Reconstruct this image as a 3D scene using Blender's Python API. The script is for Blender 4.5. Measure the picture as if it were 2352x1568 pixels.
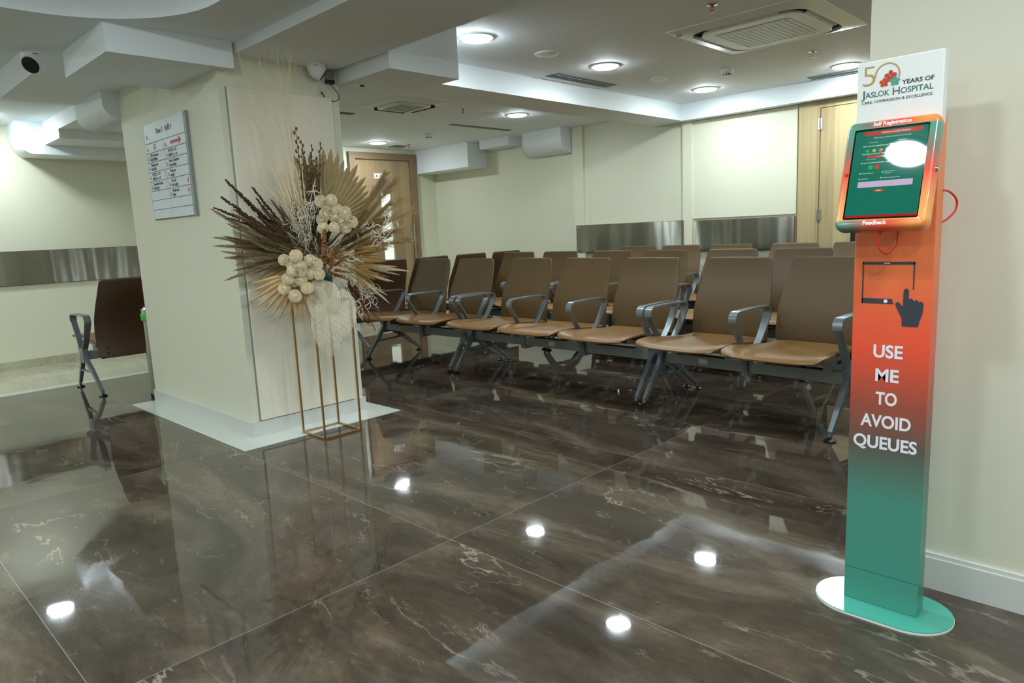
import bpy, bmesh, math, random
from mathutils import Vector, Matrix
random.seed(7)
scn = bpy.context.scene
COL = scn.collection
for o in list(bpy.data.objects):
    bpy.data.objects.remove(o)

# ------------------------------------------------------------------ camera, world, exposure
H = 1.15
cam_d = bpy.data.cameras.new('camera')
cam = bpy.data.objects.new('camera', cam_d); COL.objects.link(cam)
cam_d.sensor_width = 36.0
cam_d.lens = 36.0 * 1599.5 / 2352.0
cam_d.clip_start = 0.02; cam_d.clip_end = 60
pit, rol, yaw = 0.157486, -0.0455753, math.radians(135.5602 - 180)
fw = Vector((math.sin(yaw) * math.cos(pit), math.cos(yaw) * math.cos(pit), -math.sin(pit)))
rt = Vector((math.cos(yaw), -math.sin(yaw), 0)); up = rt.cross(fw)
rt2 = rt * math.cos(rol) + up * math.sin(rol); up2 = up * math.cos(rol) - rt * math.sin(rol)
cam.matrix_world = Matrix(((rt2.x, up2.x, -fw.x, 0), (rt2.y, up2.y, -fw.y, 0), (rt2.z, up2.z, -fw.z, H), (0, 0, 0, 1)))
scn.camera = cam
w = bpy.data.worlds.new('world'); scn.world = w; w.use_nodes = True
w.node_tree.nodes['Background'].inputs[0].default_value = (0.75, 0.85, 0.9, 1)
w.node_tree.nodes['Background'].inputs[1].default_value = 0.05
scn.view_settings.view_transform = 'Standard'
scn.view_settings.look = 'None'
scn.view_settings.exposure = 1.6
scn.view_settings.gamma = 1.0
scn.view_settings.use_curve_mapping = False
LAMP = 60.0
try:
    scn.cycles.use_denoising = True
    scn.cycles.max_bounces = 10
    scn.cycles.diffuse_bounces = 6
    scn.cycles.glossy_bounces = 6
    scn.cycles.transparent_max_bounces = 12
    scn.cycles.sample_clamp_indirect = 8.0
    scn.cycles.caustics_reflective = False
    scn.cycles.caustics_refractive = False
except Exception:
    pass

# ------------------------------------------------------------------ materials
def srgb(r, g, b):
    f = lambda c: ((c / 255.0) / 12.92) if c / 255.0 <= 0.04045 else (((c / 255.0) + 0.055) / 1.055) ** 2.4
    return (f(r), f(g), f(b), 1.0)

def node_mat(name):
    m = bpy.data.materials.new(name); m.use_nodes = True
    return m, m.node_tree, m.node_tree.nodes['Principled BSDF']

def mat(name, col, rough=0.5, metal=0.0, noise=0.0, nscale=30.0, bump=0.0, spec=0.5, emit=None, estr=0.0, coat=0.0, aniso=None):
    m, nt, b = node_mat(name)
    c = srgb(*col)
    b.inputs['Base Color'].default_value = c
    b.inputs['Roughness'].default_value = rough
    b.inputs['Metallic'].default_value = metal
    b.inputs['Specular IOR Level'].default_value = spec
    b.inputs['Coat Weight'].default_value = coat
    b.inputs['Coat Roughness'].default_value = 0.08
    if emit:
        b.inputs['Emission Color'].default_value = srgb(*emit)
        b.inputs['Emission Strength'].default_value = estr
    if noise or bump:
        tc = nt.nodes.new('ShaderNodeTexCoord'); n = nt.nodes.new('ShaderNodeTexNoise')
        n.inputs['Scale'].default_value = nscale; n.inputs['Detail'].default_value = 4
        nt.links.new(tc.outputs['Object'], n.inputs['Vector'])
        if noise:
            r = nt.nodes.new('ShaderNodeMapRange')
            r.inputs['To Min'].default_value = 1 - noise; r.inputs['To Max'].default_value = 1 + noise
            mx = nt.nodes.new('ShaderNodeVectorMath'); mx.operation = 'SCALE'
            mx.inputs[0].default_value = c[:3]
            nt.links.new(n.outputs['Fac'], r.inputs['Value']); nt.links.new(r.outputs['Result'], mx.inputs['Scale'])
            nt.links.new(mx.outputs[0], b.inputs['Base Color'])
        if bump:
            bp = nt.nodes.new('ShaderNodeBump'); bp.inputs['Strength'].default_value = bump; bp.inputs['Distance'].default_value = 0.002
            nt.links.new(n.outputs['Fac'], bp.inputs['Height']); nt.links.new(bp.outputs['Normal'], b.inputs['Normal'])
    return m

M = {}
M['wall'] = mat('cream_wall_paint', (221, 221, 200), 0.55, noise=0.015, nscale=2.0, bump=0.05)
M['wallr'] = mat('warm_cream_wall_paint', (212, 209, 190), 0.5, noise=0.015, nscale=2.0)
M['ceil'] = mat('ceiling_paint', (232, 238, 242), 0.7, noise=0.01, nscale=1.5)
M['white'] = mat('white_plastic', (225, 228, 224), 0.35)
M['whitemat'] = mat('white_lacquer', (232, 234, 232), 0.45)
M['skirt'] = mat('white_skirting', (205, 206, 202), 0.3, noise=0.02, nscale=6)
M['border'] = mat('white_floor_border', (205, 210, 202), 0.12, noise=0.02, nscale=5)
M['panel'] = mat('cream_panel', (232, 225, 206), 0.3, noise=0.02, nscale=3)
M['seat'] = mat('brown_polyurethane', (128, 93, 50), 0.42, noise=0.03, nscale=500, bump=0.15)
M['back'] = mat('brown_backrest_shell', (90, 69, 38), 0.48, noise=0.03, nscale=500, bump=0.12)
M['rear'] = mat('dark_brown_shell_rear', (74, 50, 32), 0.38, noise=0.03, nscale=500)
M['alu'] = mat('grey_powder_coat', (126, 134, 140), 0.26, metal=0.4, noise=0.02, nscale=40)
M['beam'] = mat('grey_beam_metal', (140, 143, 142), 0.42, metal=0.15, noise=0.03, nscale=20)
M['black'] = mat('black_rubber', (18, 18, 18), 0.4)
M['dark'] = mat('dark_void', (10, 10, 11), 0.6)
M['brass'] = mat('brushed_gold', (198, 164, 118), 0.34, metal=1.0, noise=0.25, nscale=25)
M['chrome'] = mat('chrome', (200, 200, 200), 0.15, metal=1.0)
M['red'] = mat('red_plastic', (215, 40, 30), 0.4)
M['orange'] = mat('orange_bulb', (200, 70, 25), 0.3)
M['green'] = mat('green_bin_bag', (60, 190, 80), 0.45, noise=0.15, nscale=60)
M['yellow'] = mat('yellow_sticker', (205, 195, 40), 0.5)
M['grille'] = mat('grey_grille_metal', (98, 106, 104), 0.6)
M['text'] = mat('dark_print', (52, 54, 66), 0.6)
M['textw'] = mat('white_print', (232, 232, 240), 0.5)
M['textg'] = mat('green_print', (44, 104, 100), 0.5)
M['redprint'] = mat('red_print', (190, 50, 42), 0.5)
M['goldprint'] = mat('gold_print', (184, 152, 82), 0.35, metal=0.4)
M['signw'] = mat('sign_white', (214, 222, 226), 0.4)
M['signgrey'] = mat('sign_edge_aluminium', (150, 158, 156), 0.35, metal=0.5)
M['wire'] = mat('black_wire', (25, 14, 14), 0.5)
M['redwire'] = mat('red_cable', (214, 34, 30), 0.4)

def lamp_mat(name, s, col=(0.86, 0.97, 1.0, 1)):
    m, nt, b = node_mat(name)
    b.inputs['Base Color'].default_value = (0.9, 0.9, 0.9, 1)
    b.inputs['Emission Color'].default_value = col
    b.inputs['Emission Strength'].default_value = s
    return m
M['lamp'] = lamp_mat('lit_diffuser', LAMP)
M['glow'] = lamp_mat('lit_frosted_glass', 0.2, (0.82, 1.0, 0.74, 1))

def steel():
    m, nt, b = node_mat('brushed_steel')
    b.inputs['Base Color'].default_value = srgb(186, 186, 176)
    b.inputs['Metallic'].default_value = 1.0
    b.inputs['Roughness'].default_value = 0.3
    b.inputs['Anisotropic'].default_value = 1.0
    tg = nt.nodes.new('ShaderNodeTangent'); tg.direction_type = 'RADIAL'; tg.axis = 'Z'
    nt.links.new(tg.outputs[0], b.inputs['Tangent']); b.inputs['Anisotropic Rotation'].default_value = 0.25
    tc = nt.nodes.new('ShaderNodeTexCoord'); mp = nt.nodes.new('ShaderNodeMapping'); n = nt.nodes.new('ShaderNodeTexNoise')
    mp.inputs['Scale'].default_value = (2, 2, 300); n.inputs['Scale'].default_value = 3
    bp = nt.nodes.new('ShaderNodeBump'); bp.inputs['Strength'].default_value = 0.02; bp.inputs['Distance'].default_value = 0.001
    n2 = nt.nodes.new('ShaderNodeTexNoise'); n2.inputs['Scale'].default_value = 2.6
    mp2 = nt.nodes.new('ShaderNodeMapping'); mp2.inputs['Scale'].default_value = (1, 1, 0.12)
    bp2 = nt.nodes.new('ShaderNodeBump'); bp2.inputs['Strength'].default_value = 1.0; bp2.inputs['Distance'].default_value = 0.035
    L = nt.links.new
    L(tc.outputs['Object'], mp.inputs['Vector']); L(mp.outputs[0], n.inputs['Vector']); L(n.outputs['Fac'], bp.inputs['Height'])
    L(tc.outputs['Object'], mp2.inputs['Vector']); L(mp2.outputs[0], n2.inputs['Vector']); L(n2.outputs['Fac'], bp2.inputs['Height'])
    L(bp2.outputs['Normal'], bp.inputs['Normal']); L(bp.outputs['Normal'], b.inputs['Normal'])
    return m
M['steel'] = steel()

def wood(name, c1, c2, axis='Z', plank=0.14, plank_axis=0):
    m, nt, b = node_mat(name); L = nt.links.new
    tc = nt.nodes.new('ShaderNodeTexCoord'); mp = nt.nodes.new('ShaderNodeMapping')
    mp.inputs['Scale'].default_value = (40, 40, 1.6)
    n = nt.nodes.new('ShaderNodeTexNoise'); n.inputs['Scale'].default_value = 1.0; n.inputs['Detail'].default_value = 6
    L(tc.outputs['Object'], mp.inputs['Vector']); L(mp.outputs[0], n.inputs['Vector'])
    sep = nt.nodes.new('ShaderNodeSeparateXYZ'); L(tc.outputs['Object'], sep.inputs[0])
    dv = nt.nodes.new('ShaderNodeMath'); dv.operation = 'DIVIDE'; dv.inputs[1].default_value = plank; L(sep.outputs[plank_axis], dv.inputs[0])
    fl = nt.nodes.new('ShaderNodeMath'); fl.operation = 'FLOOR'; L(dv.outputs[0], fl.inputs[0])
    wn = nt.nodes.new('ShaderNodeTexWhiteNoise'); wn.noise_dimensions = '1D'; L(fl.outputs[0], wn.inputs['W'])
    ad = nt.nodes.new('ShaderNodeMath'); ad.operation = 'MULTIPLY_ADD'; ad.inputs[1].default_value = 0.45; L(wn.outputs['Value'], ad.inputs[0])
    ml = nt.nodes.new('ShaderNodeMath'); ml.operation = 'MULTIPLY'; ml.inputs[1].default_value = 0.6; L(n.outputs['Fac'], ml.inputs[0]); L(ml.outputs[0], ad.inputs[2])
    r = nt.nodes.new('ShaderNodeValToRGB'); r.color_ramp.elements[0].color = srgb(*c1); r.color_ramp.elements[1].color = srgb(*c2)
    r.color_ramp.elements[0].position = 0.15; r.color_ramp.elements[1].position = 0.85
    L(ad.outputs[0], r.inputs[0]); L(r.outputs[0], b.inputs['Base Color'])
    b.inputs['Roughness'].default_value = 0.45
    return m
M['wood1'] = wood('oak_laminate_planks', (134, 112, 84), (172, 148, 112), plank_axis=1)
M['woodf'] = wood('oak_frame', (128, 102, 76), (146, 120, 92), plank=3.0, plank_axis=1)
M['wood2'] = wood('pale_oak_planks', (158, 138, 100), (198, 180, 136), plank_axis=0, plank=0.17)

def marble(name, dark, mid, lite, vein, tiles, rough, scale=1.0, grout=None):
    m, nt, b = node_mat(name); L = nt.links.new; N = nt.nodes.new
    def math_(op, a, bb=None, c=None):
        n = N('ShaderNodeMath'); n.operation = op
        for i, v in enumerate((a, bb, c)):
            if v is None: continue
            if isinstance(v, (int, float)): n.inputs[i].default_value = v
            else: L(v, n.inputs[i])
        return n.outputs[0]
    tc = N('ShaderNodeTexCoord'); sep = N('ShaderNodeSeparateXYZ'); L(tc.outputs['Object'], sep.inputs[0])
    x0, tx, y0, ty = tiles
    fx = math_('DIVIDE', math_('SUBTRACT', sep.outputs[0], x0), tx); fy = math_('DIVIDE', math_('SUBTRACT', sep.outputs[1], y0), ty)
    ix = math_('FLOOR', fx); iy = math_('FLOOR', fy)
    cid = N('ShaderNodeCombineXYZ'); L(ix, cid.inputs[0]); L(iy, cid.inputs[1])
    wn = N('ShaderNodeTexWhiteNoise'); wn.noise_dimensions = '3D'; L(cid.outputs[0], wn.inputs['Vector'])
    sc = N('ShaderNodeVectorMath'); sc.operation = 'SCALE'; sc.inputs['Scale'].default_value = 7.0; L(wn.outputs['Color'], sc.inputs[0])
    av = N('ShaderNodeVectorMath'); av.operation = 'ADD'; L(tc.outputs['Object'], av.inputs[0]); L(sc.outputs[0], av.inputs[1])
    mp = N('ShaderNodeMapping'); mp.inputs['Rotation'].default_value = (0, 0, 0.72); mp.inputs['Scale'].default_value = (0.8 * scale, 2.2 * scale, 1)
    L(av.outputs[0], mp.inputs['Vector'])
    n1 = N('ShaderNodeTexNoise'); n1.inputs['Scale'].default_value = 1.3; n1.inputs['Detail'].default_value = 8; n1.inputs['Roughness'].default_value = 0.62; n1.inputs['Distortion'].default_value = 1.2
    L(mp.outputs[0], n1.inputs['Vector'])
    r1 = N('ShaderNodeValToRGB'); e = r1.color_ramp.elements
    e[0].position = 0.33; e[0].color = srgb(*dark); e[1].position = 0.72; e[1].color = srgb(*lite)
    k = e.new(0.52); k.color = srgb(*mid)
    L(n1.outputs['Fac'], r1.inputs[0])
    # fine grain
    n2 = N('ShaderNodeTexNoise'); n2.inputs['Scale'].default_value = 18; n2.inputs['Detail'].default_value = 6; n2.inputs['Roughness'].default_value = 0.7
    L(mp.outputs[0], n2.inputs['Vector'])
    g = N('ShaderNodeMapRange'); g.inputs['From Min'].default_value = 0.3; g.inputs['From Max'].default_value = 0.7; g.inputs['To Min'].default_value = 0.82; g.inputs['To Max'].default_value = 1.2
    L(n2.outputs['Fac'], g.inputs['Value'])
    ms = N('ShaderNodeVectorMath'); ms.operation = 'SCALE'; L(r1.outputs[0], ms.inputs[0]); L(g.outputs['Result'], ms.inputs['Scale'])
    col = ms.outputs[0]
    # veins: thin ridges of noise around 0.5, broken up by another noise
    for (s, wd, seed, strg, thr) in ((1.0, 0.006, 3.1, 0.7, 0.52), (2.2, 0.007, 11.7, 0.5, 0.54), (5.0, 0.012, 23.0, 0.35, 0.56)):
        n3 = N('ShaderNodeTexNoise'); n3.noise_dimensions = '4D'; n3.inputs['W'].default_value = seed
        n3.inputs['Scale'].default_value = s; n3.inputs['Detail'].default_value = 7; n3.inputs['Roughness'].default_value = 0.58; n3.inputs['Distortion'].default_value = 0.6
        L(mp.outputs[0], n3.inputs['Vector'])
        d = math_('ABSOLUTE', math_('SUBTRACT', n3.outputs['Fac'], 0.5))
        v = math_('SUBTRACT', 1.0, math_('MINIMUM', math_('DIVIDE', d, wd), 1.0))
        n4 = N('ShaderNodeTexNoise'); n4.noise_dimensions = '4D'; n4.inputs['W'].default_value = seed + 5; n4.inputs['Scale'].default_value = s * 1.7; n4.inputs['Detail'].default_value = 5
        L(mp.outputs[0], n4.inputs['Vector'])
        brk = N('ShaderNodeMapRange'); brk.inputs['From Min'].default_value = thr; brk.inputs['From Max'].default_value = thr + 0.12; L(n4.outputs['Fac'], brk.inputs['Value'])
        fac = math_('MULTIPLY', math_('MULTIPLY', v, brk.outputs['Result']), strg)
        mx = N('ShaderNodeMix'); mx.data_type = 'RGBA'; L(fac, mx.inputs['Factor']); L(col, mx.inputs['A']); mx.inputs['B'].default_value = srgb(*vein)
        col = mx.outputs['Result']
    if grout:
        gw = grout[0]
        fxx = math_('FRACT', fx); fyy = math_('FRACT', fy)
        dx = math_('MULTIPLY', math_('MINIMUM', fxx, math_('SUBTRACT', 1.0, fxx)), tx)
        dy = math_('MULTIPLY', math_('MINIMUM', fyy, math_('SUBTRACT', 1.0, fyy)), ty)
        dd = math_('MINIMUM', dx, dy); gm = math_('LESS_THAN', dd, gw)
        mx = N('ShaderNodeMix'); mx.data_type = 'RGBA'; L(gm, mx.inputs['Factor']); L(col, mx.inputs['A']); mx.inputs['B'].default_value = srgb(*grout[1])
        col = mx.outputs['Result']
    L(col, b.inputs['Base Color'])
    b.inputs['Roughness'].default_value = rough
    b.inputs['IOR'].default_value = 1.55
    # very slight unevenness of the polish makes the mirrored edges wobble
    n5 = N('ShaderNodeTexNoise'); n5.inputs['Scale'].default_value = 3.2; n5.inputs['Detail'].default_value = 2
    L(tc.outputs['Object'], n5.inputs['Vector'])
    bp = N('ShaderNodeBump'); bp.inputs['Strength'].default_value = 0.10; bp.inputs['Distance'].default_value = 0.012
    L(n5.outputs['Fac'], bp.inputs['Height']); L(bp.outputs['Normal'], b.inputs['Normal'])
    return m
M['floor'] = marble('dark_brown_marble', (52, 45, 38), (74, 64, 54), (106, 95, 81), (164, 154, 138), (-1.945, 1.885, 0.395, 1.207), 0.035, 1.0, (0.0012, (132, 126, 114)))
M['beige'] = marble('beige_marble', (168, 164, 142), (186, 182, 160), (196, 192, 172), (205, 202, 186), (-6.99, 0.6, 0.4, 0.6), 0.10, 1.0)

def ramp_mat(name, stops, axis, lo, hi, rough=0.35, axis2=None, coat=0.0):
    m, nt, b = node_mat(name); L = nt.links.new; N = nt.nodes.new
    tc = N('ShaderNodeTexCoord'); sep = N('ShaderNodeSeparateXYZ'); L(tc.outputs['Object'], sep.inputs[0])
    mr = N('ShaderNodeMapRange'); mr.inputs['From Min'].default_value = lo; mr.inputs['From Max'].default_value = hi
    src = sep.outputs[axis]
    if axis2:
        ma = N('ShaderNodeMath'); ma.operation = 'MULTIPLY_ADD'; ma.inputs[1].default_value = axis2[1]
        L(sep.outputs[axis2[0]], ma.inputs[0]); L(src, ma.inputs[2]); src = ma.outputs[0]
    L(src, mr.inputs['Value'])
    r = N('ShaderNodeValToRGB'); L(mr.outputs['Result'], r.inputs[0])
    el = r.color_ramp.elements
    el[0].position = stops[0][0]; el[0].color = srgb(*stops[0][1]); el[1].position = stops[-1][0]; el[1].color = srgb(*stops[-1][1])
    for p, c in stops[1:-1]:
        k = el.new(p); k.color = srgb(*c)
    L(r.outputs[0], b.inputs['Base Color']); b.inputs['Roughness'].default_value = rough; b.inputs['Coat Weight'].default_value = coat
    b.inputs['Coat Roughness'].default_value = 0.1
    return m
TEAL = (74, 152, 134); RED = (236, 84, 58); ORG = (236, 136, 74); BRN = (96, 88, 78); ORL = (240, 150, 70)
M['post'] = ramp_mat('printed_gradient_vinyl', [(0.0, TEAL), (0.24, (74, 142, 126)), (0.355, BRN), (0.44, (160, 80, 64)), (0.56, RED), (0.72, (230, 116, 68)), (1.0, ORG)], 2, 0.0, 1.4, 0.3)
M['kbase'] = mat('teal_base_vinyl', (76, 166, 148), 0.16, noise=0.02, nscale=10, bump=0.2)
def case_mat():
    m, nt, b = node_mat('tablet_case_print'); L = nt.links.new; N = nt.nodes.new
    tc = N('ShaderNodeTexCoord'); sep = N('ShaderNodeSeparateXYZ'); L(tc.outputs['Object'], sep.inputs[0])
    def ramp(src, lo, hi, stops):
        mr = N('ShaderNodeMapRange'); mr.inputs['From Min'].default_value = lo; mr.inputs['From Max'].default_value = hi; L(src, mr.inputs['Value'])
        r = N('ShaderNodeValToRGB'); L(mr.outputs['Result'], r.inputs[0]); el = r.color_ramp.elements
        el[0].position = stops[0][0]; el[0].color = srgb(*stops[0][1]); el[1].position = stops[-1][0]; el[1].color = srgb(*stops[-1][1])
        for p, c in stops[1:-1]:
            k = el.new(p); k.color = srgb(*c)
        return r.outputs[0]
    side = ramp(sep.outputs[1], -0.14, 0.14, [(0.0, (246, 172, 84)), (0.25, (244, 150, 88)), (0.5, (232, 84, 60)), (0.7, (140, 116, 106)), (0.9, (90, 150, 130)), (1.0, (84, 156, 136))])
    band = ramp(sep.outputs[0], -0.11, 0.11, [(0.0, (90, 156, 136)), (0.22, (116, 122, 110)), (0.42, (230, 84, 62)), (0.62, (232, 90, 58)), (0.85, (244, 150, 74)), (1.0, (240, 140, 70))])
    ab = N('ShaderNodeMath'); ab.operation = 'ABSOLUTE'; L(sep.outputs[1], ab.inputs[0])
    mr = N('ShaderNodeMapRange'); mr.inputs['From Min'].default_value = 0.122; mr.inputs['From Max'].default_value = 0.130; L(ab.outputs[0], mr.inputs['Value'])
    mx = N('ShaderNodeMix'); mx.data_type = 'RGBA'; L(mr.outputs['Result'], mx.inputs['Factor']); L(side, mx.inputs['A']); L(band, mx.inputs['B'])
    L(mx.outputs['Result'], b.inputs['Base Color']); b.inputs['Roughness'].default_value = 0.25; b.inputs['Coat Weight'].default_value = 0.5; b.inputs['Coat Roughness'].default_value = 0.08
    return m
M['bez'] = case_mat()
def screen_mat():
    m, nt, b = node_mat('lit_green_screen')
    b.inputs['Base Color'].default_value = (0.002, 0.004, 0.004, 1)
    b.inputs['Roughness'].default_value = 0.03
    b.inputs['Emission Color'].default_value = srgb(18, 118, 96); b.inputs['Emission Strength'].default_value = 0.28
    return m
M['screen'] = screen_mat()
def em(name, c, s=0.29):
    m, nt, b = node_mat(name); b.inputs['Base Color'].default_value = (0.002, 0.002, 0.002, 1); b.inputs['Roughness'].default_value = 0.05
    b.inputs['Emission Color'].default_value = srgb(*c); b.inputs['Emission Strength'].default_value = s
    return m
M['s_red'] = em('screen_red', (206, 58, 40)); M['s_dred'] = em('screen_dark_red', (176, 30, 40)); M['s_lil'] = em('screen_lilac', (205, 185, 215))
M['s_wht'] = em('screen_white', (205, 235, 225)); M['s_grn'] = em('screen_green', (40, 180, 70)); M['s_yel'] = em('screen_yellow', (170, 190, 40)); M['s_org'] = em('screen_orange', (220, 110, 50))

# ------------------------------------------------------------------ mesh helpers
def B(): return bmesh.new()
def box(bm, x0, x1, y0, y1, z0, z1, mtx=None):
    vs = [bm.verts.new((x, y, z)) for z in (z0, z1) for y in (y0, y1) for x in (x0, x1)]
    for f in ((0, 2, 3, 1), (4, 5, 7, 6), (0, 1, 5, 4), (2, 6, 7, 3), (0, 4, 6, 2), (1, 3, 7, 5)):
        bm.faces.new([vs[i] for i in f])
    if mtx is not None:
        for v in vs: v.co = mtx @ v.co
    return vs
def prism(bm, pts, lo, hi, axis=2, mtx=None):
    """extrude a 2-D outline along an axis"""
    def mk(p, h):
        if axis == 2: return (p[0], p[1], h)
        if axis == 0: return (h, p[0], p[1])
        return (p[0], h, p[1])
    a = [bm.verts.new(mk(p, lo)) for p in pts]; b = [bm.verts.new(mk(p, hi)) for p in pts]
    n = len(pts)
    fs = [bm.faces.new(a[::-1]), bm.faces.new(b)]
    for i in range(n): fs.append(bm.faces.new((a[i], a[(i + 1) % n], b[(i + 1) % n], b[i])))
    if mtx is not None:
        for v in a + b: v.co = mtx @ v.co
    return fs
def tube(bm, pts, r, seg=8, r1=None, cap=True):
    pts = [Vector(p) for p in pts]; n = len(pts); rings = []
    prev = None
    for i, p in enumerate(pts):
        d = (pts[min(i + 1, n - 1)] - pts[max(i - 1, 0)])
        if d.length < 1e-9: d = Vector((0, 0, 1))
        d.normalize()
        if prev is None:
            a = d.cross(Vector((0, 0, 1)))
            if a.length < 0.1: a = d.cross(Vector((1, 0, 0)))
        else:
            a = prev - d * prev.dot(d)
        a.normalize(); prev = a; b = d.cross(a)
        rr = r if r1 is None else r + (r1 - r) * i / (n - 1)
        rings.append([bm.verts.new(p + (a * math.cos(t) + b * math.sin(t)) * rr) for t in [2 * math.pi * k / seg for k in range(seg)]])
    for i in range(n - 1):
        for k in range(seg):
            bm.faces.new((rings[i][k], rings[i][(k + 1) % seg], rings[i + 1][(k + 1) % seg], rings[i + 1][k]))
    if cap and seg > 2:
        bm.faces.new(rings[0][::-1]); bm.faces.new(rings[-1])
def smooth_pts(pts, n=6):
    P_ = [Vector(p) for p in pts]; out = []
    for i in range(len(P_) - 1):
        a = P_[max(0, i - 1)]; b = P_[i]; c = P_[i + 1]; d = P_[min(len(P_) - 1, i + 2)]
        for k in range(n):
            t = k / n
            out.append(0.5 * ((2 * b) + (c - a) * t + (2 * a - 5 * b + 4 * c - d) * t * t + (3 * b - a - 3 * c + d) * t ** 3))
    out.append(P_[-1]); return out
def lathe(bm, prof, seg=32, mtx=None, cx=0, cy=0):
    rings = []
    for r, z in prof:
        rings.append([bm.verts.new((cx + r * math.cos(2 * math.pi * k / seg), cy + r * math.sin(2 * math.pi * k / seg), z)) for k in range(seg)])
    for i in range(len(prof) - 1):
        for k in range(seg):
            bm.faces.new((rings[i][k], rings[i][(k + 1) % seg], rings[i + 1][(k + 1) % seg], rings[i + 1][k]))
    bm.faces.new(rings[0][::-1]); bm.faces.new(rings[-1])
    if mtx is not None:
        for rg in rings:
            for v in rg: v.co = mtx @ v.co
def sweep(bm, pts, xw, th, closed=False, x0=0.0):
    """a flat bar swept along (y,z) points; xw wide in x"""
    n = len(pts); rings = []
    for i, (y, z) in enumerate(pts):
        p0 = pts[(i - 1) % n] if (closed or i > 0) else pts[i]; p1 = pts[(i + 1) % n] if (closed or i < n - 1) else pts[i]
        d = Vector((p1[0] - p0[0], p1[1] - p0[1])); d.normalize(); nn = Vector((-d.y, d.x))
        ww = xw[i] if isinstance(xw, (list, tuple)) else xw; tt = th[i] if isinstance(th, (list, tuple)) else th
        rings.append([bm.verts.new((x0 + sx * ww / 2, y + nn.x * s * tt / 2, z + nn.y * s * tt / 2)) for sx, s in ((-1, -1), (1, -1), (1, 1), (-1, 1))])
    for i in range(n if closed else n - 1):
        a = rings[i]; b = rings[(i + 1) % n]
        for k in range(4): bm.faces.new((a[k], a[(k + 1) % 4], b[(k + 1) % 4], b[k]))
    if not closed:
        bm.faces.new(rings[0][::-1]); bm.faces.new(rings[-1])
def sheet(bm, grid, th, nrm=None):
    """solid sheet from a grid of points, thickness along per-point normals"""
    R = len(grid); Cn = len(grid[0]); top = []; bot = []
    def P(i, j): return Vector(grid[max(0, min(R - 1, i))][max(0, min(Cn - 1, j))])
    for i in range(R):
        tr = []; br = []
        for j in range(Cn):
            a = P(i + 1, j) - P(i - 1, j); b = P(i, j + 1) - P(i, j - 1); n = a.cross(b)
            if n.length < 1e-12: n = Vector((0, 0, 1))
            n.normalize()
            e = 0.45 if (i in (0, R - 1) or j in (0, Cn - 1)) else 1.0
            tr.append(bm.verts.new(P(i, j) + n * th / 2 * e)); br.append(bm.verts.new(P(i, j) - n * th / 2 * e))
        top.append(tr); bot.append(br)
    for i in range(R - 1):
        for j in range(Cn - 1):
            bm.faces.new((top[i][j], top[i + 1][j], top[i + 1][j + 1], top[i][j + 1]))
            bm.faces.new((bot[i][j], bot[i][j + 1], bot[i + 1][j + 1], bot[i + 1][j]))
    edge = [(i, 0) for i in range(R)] + [(R - 1, j) for j in range(1, Cn)] + [(i, Cn - 1) for i in range(R - 2, -1, -1)] + [(0, j) for j in range(Cn - 2, 0, -1)]
    for k in range(len(edge)):
        i, j = edge[k]; a, b = edge[(k + 1) % len(edge)]
        bm.faces.new((top[i][j], top[a][b], bot[a][b], bot[i][j]))
def mesh_of(name, bm, m, smooth=None):
    bmesh.ops.recalc_face_normals(bm, faces=bm.faces)
    me = bpy.data.meshes.new(name); bm.to_mesh(me); bm.free()
    for mm in (m if isinstance(m, list) else [m]): me.materials.append(mm)
    if smooth is not None:
        me.polygons.foreach_set('use_smooth', [True] * len(me.polygons))
        me.set_sharp_from_angle(angle=math.radians(smooth))
    return me
def obj(name, bm, m, parent=None, smooth=None, bevel=0.0, loc=None):
    o = bpy.data.objects.new(name, mesh_of(name, bm, m, smooth)); COL.objects.link(o)
    if parent: o.parent = parent
    if loc is not None: o.location = loc
    if bevel:
        md = o.modifiers.new('bevel', 'BEVEL'); md.width = bevel; md.segments = 2; md.limit_method = 'ANGLE'; md.angle_limit = math.radians(40)
    return o
def lab(o, label, cat, group=None):
    o['label'] = label; o['category'] = cat
    if group: o['group'] = group
    return o
def thing(name, label, cat, loc=(0, 0, 0), rz=0.0, group=None):
    o = bpy.data.objects.new(name, None); COL.objects.link(o); o.empty_display_size = 0.1
    o.location = loc; o.rotation_euler = (0, 0, rz)
    return lab(o, label, cat, group)
def struct(name, bm, m, smooth=None, parent=None):
    o = obj(name, bm, m, parent, smooth)
    if parent is None: o['kind'] = 'structure'
    return o
def dup(o, parent=None):
    c = o.copy(); COL.objects.link(c)
    if parent: c.parent = parent
    for ch in list(o.children): dup(ch, c)
    return c
def basis(origin, X, Y):
    X = Vector(X).normalized(); Y = Vector(Y).normalized(); Z = X.cross(Y)
    return Matrix(((X.x, Y.x, Z.x, origin[0]), (X.y, Y.y, Z.y, origin[1]), (X.z, Y.z, Z.z, origin[2]), (0, 0, 0, 1)))
FONT = None
def text_mesh(bm, s, size, mtx, bold=0.0, sx=1.0, align='CENTER', shear=0.0, ext=0.0003, space=1.0):
    """append the outline of some lettering to a bmesh, drawn in the XY plane of mtx"""
    cu = bpy.data.curves.new('lettering', 'FONT'); cu.body = s; cu.size = size; cu.align_x = align; cu.align_y = 'CENTER'
    cu.offset = bold; cu.extrude = ext; cu.shear = shear; cu.space_character = space; cu.resolution_u = 8 if size > 0.04 else 4
    t = bpy.data.objects.new('lettering', cu); COL.objects.link(t)
    dg = bpy.context.evaluated_depsgraph_get(); dg.update()
    me = bpy.data.meshes.new_from_object(t.evaluated_get(dg))
    me.transform(mtx @ Matrix.Diagonal((sx, 1, 1, 1)))
    bm.from_mesh(me)
    bpy.data.objects.remove(t); bpy.data.curves.remove(cu); bpy.data.meshes.remove(me)
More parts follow.
